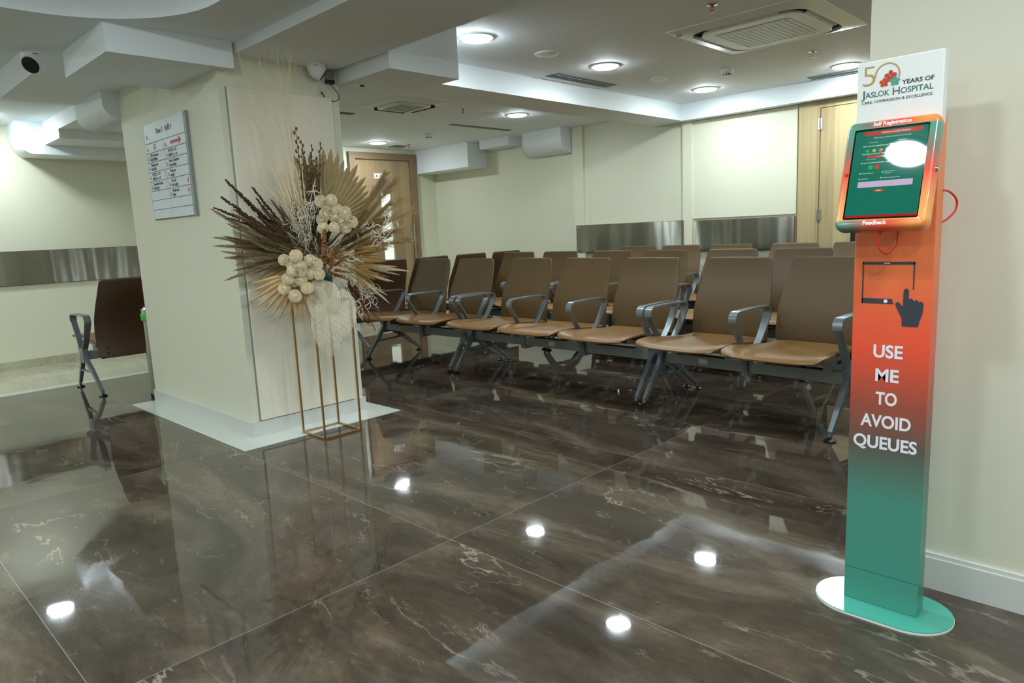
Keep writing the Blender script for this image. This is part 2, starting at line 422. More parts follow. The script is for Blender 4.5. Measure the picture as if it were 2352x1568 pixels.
def text_fit(bm, s, size, width, mtx, bold=0.0, align='CENTER', ext=0.0003):
    n0 = len(bm.verts)
    text_mesh(bm, s, size, Matrix.Identity(4), bold, 1.0, 'CENTER', 0.0, ext)
    bm.verts.ensure_lookup_table(); vs = [v for v in bm.verts[n0:]]
    x0 = min(v.co.x for v in vs); x1 = max(v.co.x for v in vs)
    y0 = min(v.co.y for v in vs); y1 = max(v.co.y for v in vs)
    f = width / (x1 - x0); off = {'CENTER': (x0 + x1) / 2, 'LEFT': x0}[align]
    for v in vs: v.co = mtx @ Vector(((v.co.x - off) * f, v.co.y - (y0 + y1) / 2, v.co.z))
def disc(bm, c, r, mtx, seg=24, h=0.0004):
    prism(bm, [(c[0] + r * math.cos(2 * math.pi * k / seg), c[1] + r * math.sin(2 * math.pi * k / seg)) for k in range(seg)], 0, h, 2, mtx)
def rrect(w, h, r, n=6):
    out = []
    for cx, cy, a0 in ((w / 2 - r, h / 2 - r, 0), (-w / 2 + r, h / 2 - r, 90), (-w / 2 + r, -h / 2 + r, 180), (w / 2 - r, -h / 2 + r, 270)):
        for k in range(n + 1):
            a = math.radians(a0 + 90.0 * k / n); out.append((cx + r * math.cos(a), cy + r * math.sin(a)))
    return out

# ------------------------------------------------------------------ room shell
YB = 7.05; XL = -8.4; ZM = 2.41; ZF = 2.38; ZN = 2.24
bm = B(); box(bm, -7.0, 4.2, -3.6, 7.2, -0.1, 0); struct('floor', bm, M['floor'])
bm = B(); box(bm, XL - 0.15, -7.0, -3.6, 7.2, -0.1, 0); struct('floor', bm, M['beige'])
bm = B(); box(bm, -7.0, -6.87, -3.6, YB, 0.0, 0.0015); struct('trim_1', bm, M['border'])
# column: white marble border, skirting, shaft
CX0, CX1, CY0, CY1 = -5.55, -3.944, 1.79, 2.56
bm = B()
o_ = [(-5.58, 1.62), (-3.715, 1.62), (-3.715, 2.70), (-5.58, 2.70)]
i_ = [(CX0, CY0), (CX1, CY0), (CX1, CY1), (CX0, CY1)]
for k in range(4):
    a, b_ = o_[k], o_[(k + 1) % 4]; c_, d_ = i_[(k + 1) % 4], i_[k]
    prism(bm, [a, b_, c_, d_], 0.0, 0.0018)
struct('trim_2', bm, M['border'])
bm = B(); box(bm, CX0, CX1, CY0, CY1, 0, 2.3); struct('wall_column', bm, M['wall'])
bm = B()
sk = 0.014
box(bm, CX0, CX1 + sk, CY0 - sk, CY0, 0.002, 0.09); box(bm, CX1, CX1 + sk, CY0, CY1 + sk, 0.002, 0.09)
box(bm, CX0, CX1, CY1, CY1 + sk, 0.002, 0.09)
struct('baseboard_column', bm, M['skirt'])
# walls
bm = B(); box(bm, XL - 0.15, XL, -3.6, 7.2, 0, 2.8); struct('wall_left', bm, M['wall'])
bm = B(); box(bm, XL, 4.2, YB, YB + 0.15, 0, 2.8); struct('wall_back', bm, M['wall'])
bm = B(); box(bm, -0.734, 4.2, 2.325, 2.5, 0, 2.6); struct('wall_right', bm, M['wallr'])
bm = B(); box(bm, -0.72, 4.2, 2.308, 2.325, 0.0, 0.10); box(bm, -0.72, 4.2, 2.314, 2.325, 0.10, 0.113); struct('baseboard_right', bm, M['skirt'])
bm = B(); box(bm, 1.6, 1.75, 2.5, YB, 0, 2.8); struct('wall_side', bm, M['wall'])
bm = B(); box(bm, 4.2, 4.35, -3.6, 2.325, 0, 2.8); struct('wall_east', bm, M['wall'])
bm = B(); box(bm, XL - 0.15, 4.35, -3.75, -3.6, 0, 2.8); struct('wall_front', bm, M['wall'])
# marble skirting of the far walls
bm = B(); box(bm, XL, XL + 0.015, -3.6, 5.5, 0, 0.085); box(bm, XL, XL + 0.015, 6.67, YB, 0, 0.085); struct('baseboard_left', bm, M['beige'])
bm = B(); box(bm, XL + .015, 1.6, YB - 0.015, YB, 0, 0.085); struct('baseboard_back', bm, M['beige'])
# pilasters on the back wall
bm = B(); box(bm, -5.66, -5.50, YB - 0.05, YB, 0.085, 2.4); struct('trim_3', bm, M['wall'])
bm = B(); box(bm, -4.11, -4.00, YB - 0.05, YB, 0.085, 2.26); struct('trim_4', bm, M['wall'])
bm = B(); box(bm, -4.0, -2.86, YB - 0.02, YB, 1.19, 2.23); struct('trim_5', bm, M['wall'])
# ceilings
bm = B(); box(bm, XL, 4.2, -3.6, 7.2, ZM, 2.8); struct('ceiling', bm, M['ceil'])
bm = B(); box(bm, XL, -4.40, 1.21, YB, ZF, ZM); struct('ceiling', bm, M['ceil'])
# near lowered ceiling with the round cove cut into it (outline with a key slot)
bm = B()
RX0, RX1, RY0, RY1 = -3.91, -1.35, -2.4, 1.53
rec = [(x + (RX0 + RX1) / 2, y + (RY0 + RY1) / 2) for x, y in rrect(RX1 - RX0, RY1 - RY0, 0.62, 12)]
ks = max(range(len(rec)), key=lambda q: -rec[q][1] * 100 - abs(rec[q][0] - (RX1 - 0.62)))
rec = rec[ks:] + rec[:ks]
kx, ky = rec[0]
outl = [(kx, -3.6), (4.2, -3.6), (4.2, 1.88), (-4.72, 1.88), (-4.72, -3.6), (kx - 0.0005, -3.6), (kx - 0.0005, ky)] + rec[1:][::-1] + [(kx, ky)]
prism(bm, outl, ZN, ZM)
struct('ceiling', bm, M['ceil'])
bm = B(); prism(bm, [(-6.2, 1.21), (-4.72, 1.21), (-4.72, 1.88), (-4.57, 1.88), (-4.57, 2.56), (-6.2, 2.56)], ZN, ZF); struct('ceiling', bm, M['ceil'])
# bulkheads and beams
bm = B(); box(bm, -4.58, -3.87, 1.22, 1.86, 2.10, ZN + .02); struct('trim_6', bm, M['ceil'])
bm = B(); box(bm, -3.95, 4.2, 1.88, 2.53, 2.185, ZM); struct('trim_7', bm, M['ceil'])
bm = B(); box(bm, -4.60, -3.38, 2.55, 3.08, 2.10, ZM); struct('trim_8', bm, M['ceil'])
bm = B(); box(bm, -4.48, -4.07, 3.08, YB, 2.24, ZM); struct('trim_9', bm, M['ceil'])
bm = B(); box(bm, -4.07, 1.6, 6.90, YB, 2.235, ZM); struct('trim_10', bm, M['ceil'])
# boxed ducts by the back wall
bm = B(); box(bm, XL, -7.24, 6.68, YB, 2.045, ZF); struct('trim_11', bm, M['ceil'])
bm = B(); box(bm, -7.10, -6.55, 6.78, YB, 2.265, ZF); struct('trim_12', bm, M['ceil'])
def hook(y0, z0, dy, dz, back, n=10):
    """profile in (y,z): a face that comes down from the ceiling and rounds under towards the back"""
    pts = [(y0, z0)]
    pts.append((y0 + 0.003, z0 - dz * 0.35))
    for k in range(n + 1):
        a = math.pi / 2 * k / n
        pts.append((y0 + dy * (1 - math.cos(a)), z0 - dz * 0.40 - dz * 0.60 * math.sin(a)))
    pts += [(back, z0 - dz), (back, z0)]
    return pts
bm = B(); prism(bm, hook(6.80, ZF, 0.22, 0.30, YB), -6.32, -5.675, 0); struct('trim_13', bm, M['ceil'], smooth=30)
bm = B(); prism(bm, hook(1.66, ZF, 0.12, 0.30, 3.4), XL, -8.02, 0); struct('trim_14', bm, M['ceil'], smooth=30)
bm = B(); box(bm, -8.02, -7.5, 1.88, 3.4, 2.17, ZF); struct('trim_15', bm, M['ceil'])
bm = B(); box(bm, -7.5, -6.2, 1.88, 3.4, 2.25, ZF); struct('trim_16', bm, M['ceil'])
bm = B(); prism(bm, hook(1.68, ZN, 0.13, 0.19, 1.86), -6.2, -5.55, 0); struct('trim_17', bm, M['ceil'], smooth=30)

# ------------------------------------------------------------------ doors
# door in the left wall
d = thing('door_1', 'oak plank door with a tall lit glass slit in the far left corner', 'door', (XL, 6.085, 0)); d['kind'] = 'structure'
bm = B()
box(bm, 0, 0.05, -0.575, -0.48, 0, 2.32); box(bm, 0, 0.05, 0.46, 0.575, 0, 2.32); box(bm, 0, 0.05, -0.48, 0.46, 2.23, 2.32)
obj('door_frame', bm, M['woodf'], d)
bm = B()
box(bm, 0.002, 0.03, -0.47, -0.085, 0.01, 2.215); box(bm, 0.002, 0.03, 0.085, 0.45, 0.01, 2.215)
box(bm, 0.002, 0.03, -0.085, 0.085, 0.01, 0.45); box(bm, 0.002, 0.03, -0.085, 0.085, 1.76, 2.215)
obj('door_leaf', bm, M['wood1'], d)
bm = B(); box(bm, 0.012, 0.02, -0.085, 0.085, 0.45, 1.76); obj('glass_pane', bm, M['glow'], d)
bm = B()
box(bm, 0.03, 0.034, 0.085, 0.10, 0.44, 1.77); box(bm, 0.03, 0.034, -0.10, -0.085, 0.44, 1.77)
obj('glazing_bead', bm, M['chrome'], d)
bm = B(); tube(bm, [(0.075, 0.44, 0.72), (0.075, 0.44, 1.32)], 0.013, 10)
tube(bm, [(0.03, 0.44, 0.80), (0.075, 0.44, 0.80)], 0.008); tube(bm, [(0.03, 0.44, 1.24), (0.075, 0.44, 1.24)], 0.008)
obj('door_handle', bm, M['chrome'], d, 40)
YZ = lambda y, z, x: basis((x, y, z), (0, 1, 0), (0, 0, 1))
ds = thing('door_sign', 'small white number sign on the oak door', 'sign', (XL + 0.03, 6.0, 2.0))
bm = B(); box(bm, 0, 0.006, -0.09, 0.12, -0.035, 0.035); obj('sign_plate', bm, M['signw'], ds)
bm = B(); text_mesh(bm, '214', 0.05, YZ(0.03, 0, 0.0065), 0.0008); obj('lettering', bm, M['text'], ds)
bm = B(); text_mesh(bm, '▲', 0.045, YZ(-0.05, 0, 0.0065)); obj('emblem', bm, M['redprint'], ds)
bm = B(); box(bm, XL + 0.03, XL + 0.038, 5.87, 6.20, 1.80, 1.87)
lab(obj('name_plate', bm, M['grille']), 'plain grey name plate on the oak door below its number sign', 'sign')
bm = B(); box(bm, XL + 0.038, XL + 0.041, 5.89, 6.18, 1.815, 1.855)
# wood doors in the back wall
d2 = thing('door_2', 'pale oak panelled door with steel hinges behind the kiosk', 'door', (-2.84, YB - 0.02, 0)); d2['kind'] = 'structure'
bm = B(); box(bm, 0, 0.20, -0.02, 0.02, 0, 2.21); box(bm, 0.20, 1.9, -0.02, 0.02, 2.17, 2.21); obj('door_frame', bm, M['wood2'], d2)
bm = B(); box(bm, 0.206, 1.02, -0.012, 0.02, 0.01, 2.165); box(bm, 1.026, 1.85, -0.012, 0.02, 0.01, 2.165); obj('door_leaf', bm, M['wood2'], d2)
for z0 in (2.02, 1.17, 0.3):
    bm = B(); tube(bm, [(0.203, -0.022, z0 - 0.055), (0.203, -0.022, z0 + 0.055)], 0.009, 8); box(bm, 0.185, 0.222, -0.0225, -0.012, z0 - 0.05, z0 + 0.05)
    obj('hinge', bm, M['chrome'], d2, 40)
bm = B(); box(bm, 0.52, 0.60, -0.06, -0.012, 0.72, 0.99); obj('door_closer', bm, M['black'], d2)

# ------------------------------------------------------------------ steel strips
def strip(name, axis, a0, a1, z0, z1, off, label):
    t = thing(name, label, 'wall panel', ((XL if axis else 0), (0 if axis else YB), 0), 0, None)
    bm = B()
    if axis: box(bm, 0.012, 0.022, a0, a1, z0, z1)
    else: box(bm, a0, a1, -off - 0.01, -off, z0, z1)
    obj('steel_sheet', bm, M['steel'], t)
    bm = B()
    if axis: box(bm, 0.0, 0.012, a0, a1 + 0.01, z0 - .006, z1 + 0.004)
    else: box(bm, a0, a1 + 0.022, -off, -0.0, z0, z1 + 0.004)
    obj('backing_board', bm, M['woodf'], t)
    return t
strip('steel_wall_panel', True, -2.0, 4.6, 0.835, 1.168, 0, 'long brushed steel strip on the left wall behind the lone seat')
s1 = strip('steel_wall_panel', False, -5.62, -4.12, 0.845, 1.175, 0.055, 'brushed steel strip on the back wall, the one left of the corner trim')
s2 = strip('steel_wall_panel', False, -3.95, -2.87, 0.845, 1.165, 0.03, 'brushed steel strip on the back wall, the one beside the oak doors')
for zz in (0.875, 1.145):
    bm = B(); lathe(bm, [(0.016, 0), (0.016, 0.004), (0.01, 0.007)], 16, basis((-5.58, -0.065, zz), (1, 0, 0), (0, 0, 1)))
    obj('screw_cap', bm, M['chrome'], s1, 40)

# ------------------------------------------------------------------ ceiling lights and fittings
def downlight():
    t = thing('ceiling_light', '', 'light', (0, 0, 0), 0, 'round LED downlights')
    bm = B(); lathe(bm, [(0.100, 0.0), (0.118, 0.0), (0.118, -0.003), (0.112, -0.008), (0.102, -0.008)], 40); obj('trim_ring', bm, M['white'], t, 40)
    bm = B(); lathe(bm, [(0.102, -0.006), (0.100, -0.010), (0.090, -0.016), (0.06, -0.021), (0.02, -0.023)], 40); obj('diffuser', bm, M['lamp'], t, 40)
    return t
lights = [
    (-3.477, 3.345, ZM, 'lit round downlight nearest the stepped ceiling block'),
    (-3.465, 4.733, ZM, 'lit round downlight between the big air conditioner and the slot grille'),
    (-3.478, 6.353, ZM, 'lit round downlight near the back soffit, left of the smoke detector'),
    (-2.238, 6.489, ZM, 'lit round downlight half hidden behind the white kiosk board'),
    (-7.836, 5.634, ZF, 'lit round downlight in front of the oak door'),
    (-5.328, 5.672, ZF, 'lit round downlight beside the round hatch in the far low ceiling'),
    (-7.80, 1.38, ZF, 'lit round downlight in the left ceiling recess by the curved duct'),
    (-0.92, 0.94, ZN, 'lit round downlight above the self registration kiosk'),
    (-0.9, 6.3, ZM, 'lit round downlight over the right end of the rear seats'),
    (-0.9, 4.0, ZM, 'lit round downlight behind the right wall over the front seats'),
    (-7.3, -0.9, ZM, 'added unseen downlight over the corridor left of the camera'),  # this and all lamps below are unseen, added to brighten the near area
    (-5.6, -0.6, ZM, 'added unseen downlight in the recess left of the camera'),
    (-2.63, 0.55, ZM, 'added unseen downlight in the rounded ceiling recess, inner one'),  # both recess lamps added to lift the dim column and near walls
    (-2.63, -1.3, ZM, 'added unseen downlight in the rounded ceiling recess, outer one'),
    (-1.75, 2.2, 2.185, 'added unseen downlight under the ceiling beam, out of frame'),  # no lamp known here; added to light the column panel and seats
    (0.45, 1.35, ZN, 'added unseen downlight close to the right wall, out of frame'),  # added to brighten the right wall
    (0.35, 0.25, ZN, 'added unseen downlight to the right of the kiosk, out of frame'),  # added to wash out the kiosk's shadow on the wall
    (-0.6, -0.9, ZN, 'added unseen downlight over the camera'),  # rest of the list: unseen fill downlights added around the camera
    (1.6, 1.1, ZN, 'added unseen downlight by the right wall out of frame'),
    (-4.35, -0.6, ZN, 'added unseen downlight between the recess and the corridor'),
    (1.2, -0.9, ZN, 'added unseen downlight right of the camera'),
    (0.2, -2.6, ZN, 'added unseen downlight behind the camera'),
    (-3.9, -2.4, ZN, 'added unseen downlight behind and left of the camera'),
]
base = None
for i, (x, y, z, l) in enumerate(lights):
    if base is None: t = base = downlight()
    else: t = dup(base)
    t.location = (x, y, z); t['label'] = l
    if 'above the self' in l: t.scale = (0.8, 0.8, 1)

def cassette(name, cx, cy, z, s, label, detail):
    t = thing(name, label, 'air conditioner', (cx, cy, z))
    bm = B()
    w_ = s / 2
    # outer face plate as a frame with a rounded opening
    inner = rrect(s * 0.80, s * 0.80, s * 0.14, 8); outer = rrect(s, s, s * 0.02, 8)
    n = len(inner)
    zs = (0.0, -0.022)
    vi = [bm.verts.new((p[0], p[1], -0.026)) for p in inner]; vo = [bm.verts.new((p[0], p[1], -0.006)) for p in outer]; vt = [bm.verts.new((p[0], p[1], 0)) for p in outer]
    vu = [bm.verts.new((p[0], p[1], 0.0)) for p in inner]
    for k in range(n):
        q = (k + 1) % n
        bm.faces.new((vi[k], vi[q], vo[q], vo[k])); bm.faces.new((vo[k], vo[q], vt[q], vt[k])); bm.faces.new((vu[k], vu[q], vi[q], vi[k]))
    obj('face_frame', bm, M['white'], t, 40)
    bm = B(); prism(bm, rrect(s * 0.80, s * 0.80, s * 0.14, 8), -0.004, -0.002); obj('duct_opening', bm, M['dark'], t)
    bm = B(); prism(bm, rrect(s * 0.70, s * 0.70, s * 0.13, 8), -0.036, -0.01)
    obj('centre_panel', bm, M['white'], t, 40, 0.006)
    # louvre flaps on each side
    for k in range(4):
        bm = B(); mt = Matrix.Rotation(math.pi / 2 * k, 4, 'Z')
        vs = [(-s * 0.24, s * 0.352, -0.030), (s * 0.24, s * 0.352, -0.030), (s * 0.24, s * 0.392, -0.012), (-s * 0.24, s * 0.392, -0.012)]
        a = [bm.verts.new(mt @ Vector(v)) for v in vs]; b_ = [bm.verts.new(mt @ (Vector(v) + Vector((0, 0, 0.004)))) for v in vs]
        bm.faces.new(a); bm.faces.new(b_[::-1])
        for q in range(4): bm.faces.new((a[q], a[(q + 1) % 4], b_[(q + 1) % 4], b_[q]))
        for q in range(9):
            xx = -s * 0.22 + s * 0.44 * q / 8
            box(bm, xx - 0.001, xx + 0.001, s * 0.355, s * 0.39, -0.028, -0.008, mt)
        obj('louvre_flap', bm, M['white'], t)
    if detail <= 12:
        for k in range(2):
            bm = B(); box(bm, -s * 0.30, s * 0.30, s * 0.375, s * 0.415, -0.0375, -0.020, Matrix.Rotation(math.pi / 2 * k, 4, 'Z')); obj('outlet_slot', bm, M['black'], t)
    # honeycomb intake grille
    bm = B()
    g = s * 0.50 / 2
    prism(bm, rrect(s * 0.50, s * 0.50, s * 0.05, 6), -0.0375, -0.0365)
    obj('intake_grille', bm, M['grille'], t)
    bm = B()
    N_ = detail
    for i in range(N_ + 1):
        a = -g + 2 * g * i / N_
        box(bm, -g, g, a - g * 0.019, a + g * 0.019, -0.040, -0.0375)
    for i in range(N_ // 2 + 1):
        a = -g + 2 * g * i / (N_ // 2)
        box(bm, a - g * 0.026, a + g * 0.026, -g, g, -0.0402, -0.0376)
    obj('grille_bars', bm, M['white'], t)
    if detail > 12:
        bm = B(); lathe(bm, [(0.022, -0.024), (0.02, -0.029)], 16, None, -s * 0.43, -s * 0.43); obj('sensor_badge', bm, mat('green_grey_badge', (90, 130, 110), 0.4), t)
    return t
cassette('ceiling_air_conditioner', -2.16, 4.77, ZM, 0.97, 'large square ceiling air conditioner above the rear seats near the kiosk', 26)
cassette('ceiling_air_conditioner', -5.48, 4.27, ZF, 0.58, 'small square ceiling air conditioner over the front seats, far low ceiling', 10)

def round_cover(name, x, y, z, r, label, dome=0.012):
    bm = B(); lathe(bm, [(r, 0), (r, -0.005), (r * 0.82, -dome), (r * 0.3, -dome - 0.003)], 32)
    o = obj(name, bm, M['white'], None, 50, 0, (x, y, z)); return lab(o, label, 'ceiling cover')
round_cover('ceiling_speaker', -3.486, 4.05, ZM, 0.09, 'round white ceiling speaker beside the first downlight')
round_cover('ceiling_speaker', -3.486, 5.55, ZM, 0.075, 'faint round white ceiling disc between two downlights')
round_cover('ceiling_hatch', -5.46, 5.42, ZF, 0.12, 'round white hatch touching the downlight in the far low ceiling', 0.006)
def smoke(x, y, z, label):
    t = thing('smoke_detector', label, 'smoke detector', (x, y, z))
    bm = B(); lathe(bm, [(0.05, 0), (0.052, -0.012), (0.05, -0.026), (0.042, -0.034)], 28); obj('housing', bm, M['white'], t, 40)
    bm = B()
    for k in range(12):
        mt = Matrix.Rotation(2 * math.pi * k / 12, 4, 'Z'); box(bm, 0.031, 0.0395, -0.004, 0.004, -0.048, -0.034, mt)
    lathe(bm, [(0.04, -0.034), (0.038, -0.048), (0.03, -0.053), (0.01, -0.054)], 28); obj('sensing_cap', bm, M['white'], t, 40)
    bm = B()
    for k in range(12):
        mt = Matrix.Rotation(2 * math.pi * (k + .5) / 12, 4, 'Z'); box(bm, 0.034, 0.0402, -0.006, 0.006, -0.046, -0.037, mt)
    obj('vent_slots', bm, M['dark'], t)
smoke(-2.94, 5.74, ZM, 'white smoke detector on the main ceiling left of the kiosk board')
smoke(-6.93, 5.75, ZF, 'white smoke detector on the far low ceiling near the oak door')
def sprinkler(x, y, z, label, red=True):
    t = thing('fire_sprinkler', label, 'sprinkler', (x, y, z))
    bm = B(); lathe(bm, [(0.034, 0), (0.034, -0.004), (0.014, -0.008)], 20); obj('escutcheon', bm, M['chrome'], t, 40)
    bm = B(); lathe(bm, [(0.009, -0.006), (0.009, -0.018)], 12)
    for s in (-1, 1): tube(bm, [(s * 0.009, 0, -0.014), (s * 0.013, 0, -0.026), (0, 0, -0.040)], 0.003, 6)
    lathe(bm, [(0.015, -0.041), (0.015, -0.043)], 12); obj('head', bm, M['orange'] if red else M['chrome'], t, 40)
sprinkler(-2.14, 3.99, ZM, 'orange tipped sprinkler in front of the big air conditioner')
sprinkler(-2.22, 5.72, ZM, 'chrome sprinkler behind the big air conditioner', False)
sprinkler(-5.38, 4.93, ZF, 'red sprinkler right of the small air conditioner')
sprinkler(-7.84, 6.15, ZF, 'red sprinkler in front of the oak door')
def slot(cx, cy, z, lx, ly, label):
    t = thing('air_grille', label, 'air vent', (cx, cy, z))
    bm = B(); box(bm, -lx / 2, lx / 2, -ly / 2, ly / 2, -0.004, 0); obj('frame', bm, M['grille'], t)
    bm = B(); n = 4
    for k in range(1, n):
        if ly > lx:
            a = -lx / 2 + lx * k / n; box(bm, a - 0.002, a + 0.002, -ly / 2, ly / 2, -0.009, -0.004)
        else:
            a = -ly / 2 + ly * k / n; box(bm, -lx / 2, lx / 2, a - 0.002, a + 0.002, -0.009, -0.004)
    obj('slats', bm, M['signgrey'], t)
slot(-3.92, 5.02, ZM, 0.14, 0.82, 'long grey slot grille beside the ceiling drop')
slot(-2.1, 6.78, ZM, 1.1, 0.15, 'grey slot grille along the back soffit by the kiosk board')
slot(-6.19, 5.96, ZF, 0.08, 0.95, 'thin grey slot grille in the far low ceiling')
slot(-8.05, 6.12, ZF, 0.2, 0.22, 'small grey vent above the oak door')
slot(-6.17, 3.9, ZF, 0.1, 0.5, 'pale vent partly hidden by the column')
t = thing('access_plate', 'small square white plate with a hole under the stepped ceiling block', 'ceiling plate', (-3.87, 2.66, 2.10))
bm = B(); box(bm, -0.07, 0.07, -0.05, 0.05, -0.004, 0); obj('plate', bm, M['white'], t)
bm = B(); lathe(bm, [(0.016, -0.004), (0.014, -0.010)], 16, None, 0.03, 0.012); obj('lock', bm, M['dark'], t)

def dome_cam(name, x, y, z, aim, label, sc_=1.0):
    t = thing(name, label, 'security camera', (x, y, z)); t.scale = (sc_, sc_, sc_)
    bm = B(); lathe(bm, [(0.055, 0), (0.055, -0.022), (0.050, -0.032)], 32); obj('mount_ring', bm, M['whitemat'], t, 40)
    a = Vector(aim).normalized()
    q = Vector((0, 0, 1)).rotation_difference(a).to_matrix().to_4x4()
    mt = Matrix.Translation((0, 0, -0.030)) @ q
    bm = B(); prof = [(0.0005, -0.046)] + [(0.048 * math.sin(math.radians(tt)), -0.048 * math.cos(math.radians(tt))) for tt in range(12, 96, 7)] + [(0.046, 0.02), (0.040, 0.042), (0.036, 0.046)]
    lathe(bm, prof, 32, mt); obj('eyeball', bm, M['whitemat'], t, 50)
    bm = B(); lathe(bm, [(0.035, 0.044), (0.035, 0.049), (0.016, 0.051)], 32, mt); obj('lens_window', bm, M['black'], t, 40)
    bm = B(); box(bm, -0.010, 0.010, -0.0560, -0.0540, -0.015, -0.0115, Matrix.Rotation(math.atan2(-x, y), 4, 'Z')); obj('maker_mark', bm, M['text'], t)
    return t
dome_cam('security_camera', -4.70, 1.12, ZN, (0.62, -0.75, -0.62), 'white turret security camera at top left with its black lens facing out', 1.3)
dome_cam('security_camera', -3.865, 2.37, 2.185, (0.45, 0.9, -0.75), 'white turret security camera above the cream column panel')
t = thing('power_supply', 'small perforated power box beside the camera on the column', 'power box', (CX1 + 0.001, 2.495, 2.15))
bm = B(); box(bm, 0, 0.028, -0.025, 0.03, -0.028, 0.03); obj('case', bm, M['signgrey'], t)
bm = B()
for i in range(6):
    for j in range(5): box(bm, 0.028, 0.0285, -0.017 + 0.008 * i - 0.002, -0.017 + 0.008 * i + 0.002, -0.015 + 0.009 * j - 0.002, -0.015 + 0.009 * j + 0.002)
obj('vent_holes', bm, M['dark'], t)
bm = B(); box(bm, 0, 0.030, -0.026, 0.028, -0.05, -0.028); obj('terminal_block', bm, M['black'], t)
bm = B()
tube(bm, smooth_pts([(0.02, 0.0, -0.05), (0.03, 0.02, -0.08), (0.03, 0.045, -0.11), (0.022, 0.05, -0.135), (0.012, 0.03, -0.15), (0.012, -0.02, -0.148), (0.015, -0.05, -0.13), (0.018, -0.07, -0.105), (0.018, -0.055, -0.115), (0.014, -0.04, -0.145)]), 0.0022, 6)
obj('cable', bm, M['wire'], t, 60)

# ------------------------------------------------------------------ column panel and directory
t = thing('column_panel', 'large cream laminate panel fixed to the column face behind the flowers', 'panel', (CX1, 2.15, 1.05))
bm = B(); box(bm, 0.0, 0.018, -0.315, 0.345, -0.955, 0.965); obj('sheet', bm, M['panel'], t, None, 0.002)
bm = B(); box(bm, 0.0, 0.006, -0.322, 0.352, -0.958, 0.968); obj('shadow_edge', bm, M['signgrey'], t)

SX0, SX1, SZ0, SZ1 = -5.08, -4.385, 1.332, 1.946
t = thing('directory_sign', 'white floor directory board with two columns of slats on the column', 'sign', ((SX0 + SX1) / 2, CY0, (SZ0 + SZ1) / 2))
W_ = SX1 - SX0; Hh = SZ1 - SZ0
bm = B(); box(bm, -W_ / 2 + 0.005, W_ / 2 - 0.005, -0.012, 0, -Hh / 2 + 0.004, Hh / 2 - 0.004); obj('back_plate', bm, M['signgrey'], t)
for s in (-1, 1):
    bm = B(); x = s * (W_ / 2 - (0.012 if s > 0 else 0.004))
    box(bm, x - (0.006 if s > 0 else 0.003), x + (0.012 if s > 0 else 0.004), -0.021, 0, -Hh / 2 - 0.003, Hh / 2 + 0.003); obj('side_rail', bm, M['signgrey'], t)
usable = W_ - 0.032
x_l = -W_ / 2 + 0.008; xm = x_l + usable * 0.47
rows = 9; hh = (Hh * 0.80) / rows
front = lambda x, z, y=-0.0225: basis((x, y, z), (1, 0, 0), (0, 0, 1))
def slat(x0, x1, z0, z1):
    bm = B(); box(bm, x0, x1, -0.022, -0.012, z0 + 0.003, z1 - 0.001); return obj('slat', bm, M['signw'], t)
def emblem(s_, x, z, sc=1.0):
    for (dx, dz, r, mm) in ((0, 0.007, 0.0055, 'redprint'), (-0.006, -0.004, 0.005, 'orange'), (0.007, -0.005, 0.005, 'textg')):
        bm = B(); disc(bm, (0, 0), r * sc, front(x + dx * sc, z + dz * sc)); obj('emblem_petal', bm, M[mm], s_)
top = slat(x_l, x_l + usable, Hh / 2 - Hh * 0.2, Hh / 2)
bm = B(); text_mesh(bm, 'Floor 2   फ्लोर २', 0.046, front(0.0, Hh / 2 - Hh * 0.1), 0.0004, 0.85); obj('lettering', bm, M['text'], top)
emblem(top, x_l + 0.035, Hh / 2 - Hh * 0.13, 1.2)
Lc = [None, ('OPD Reception', 'ओपीडी रिसेप्शन'), ('Waiting Area', 'वेटिंग एरिया'), ('OPD 216 - 219', 'ओपीडी २१६ - २१९'), ('Treatment Rooms', 'ट्रीटमेंट रूम्स'), '', '', '']
Rc = [None, ('OPD 201- 215', 'ओपीडी २०१ - २१५'), ('Blood Collection', 'ब्लड कलेक्शन'), ('Pharmacy', 'फार्मसी'), ('Fire Exit', 'फायर एक्झिट'), ('Washroom', 'वॉशरूम'), '', '']
rows = 8; hh = (Hh * 0.80) / rows
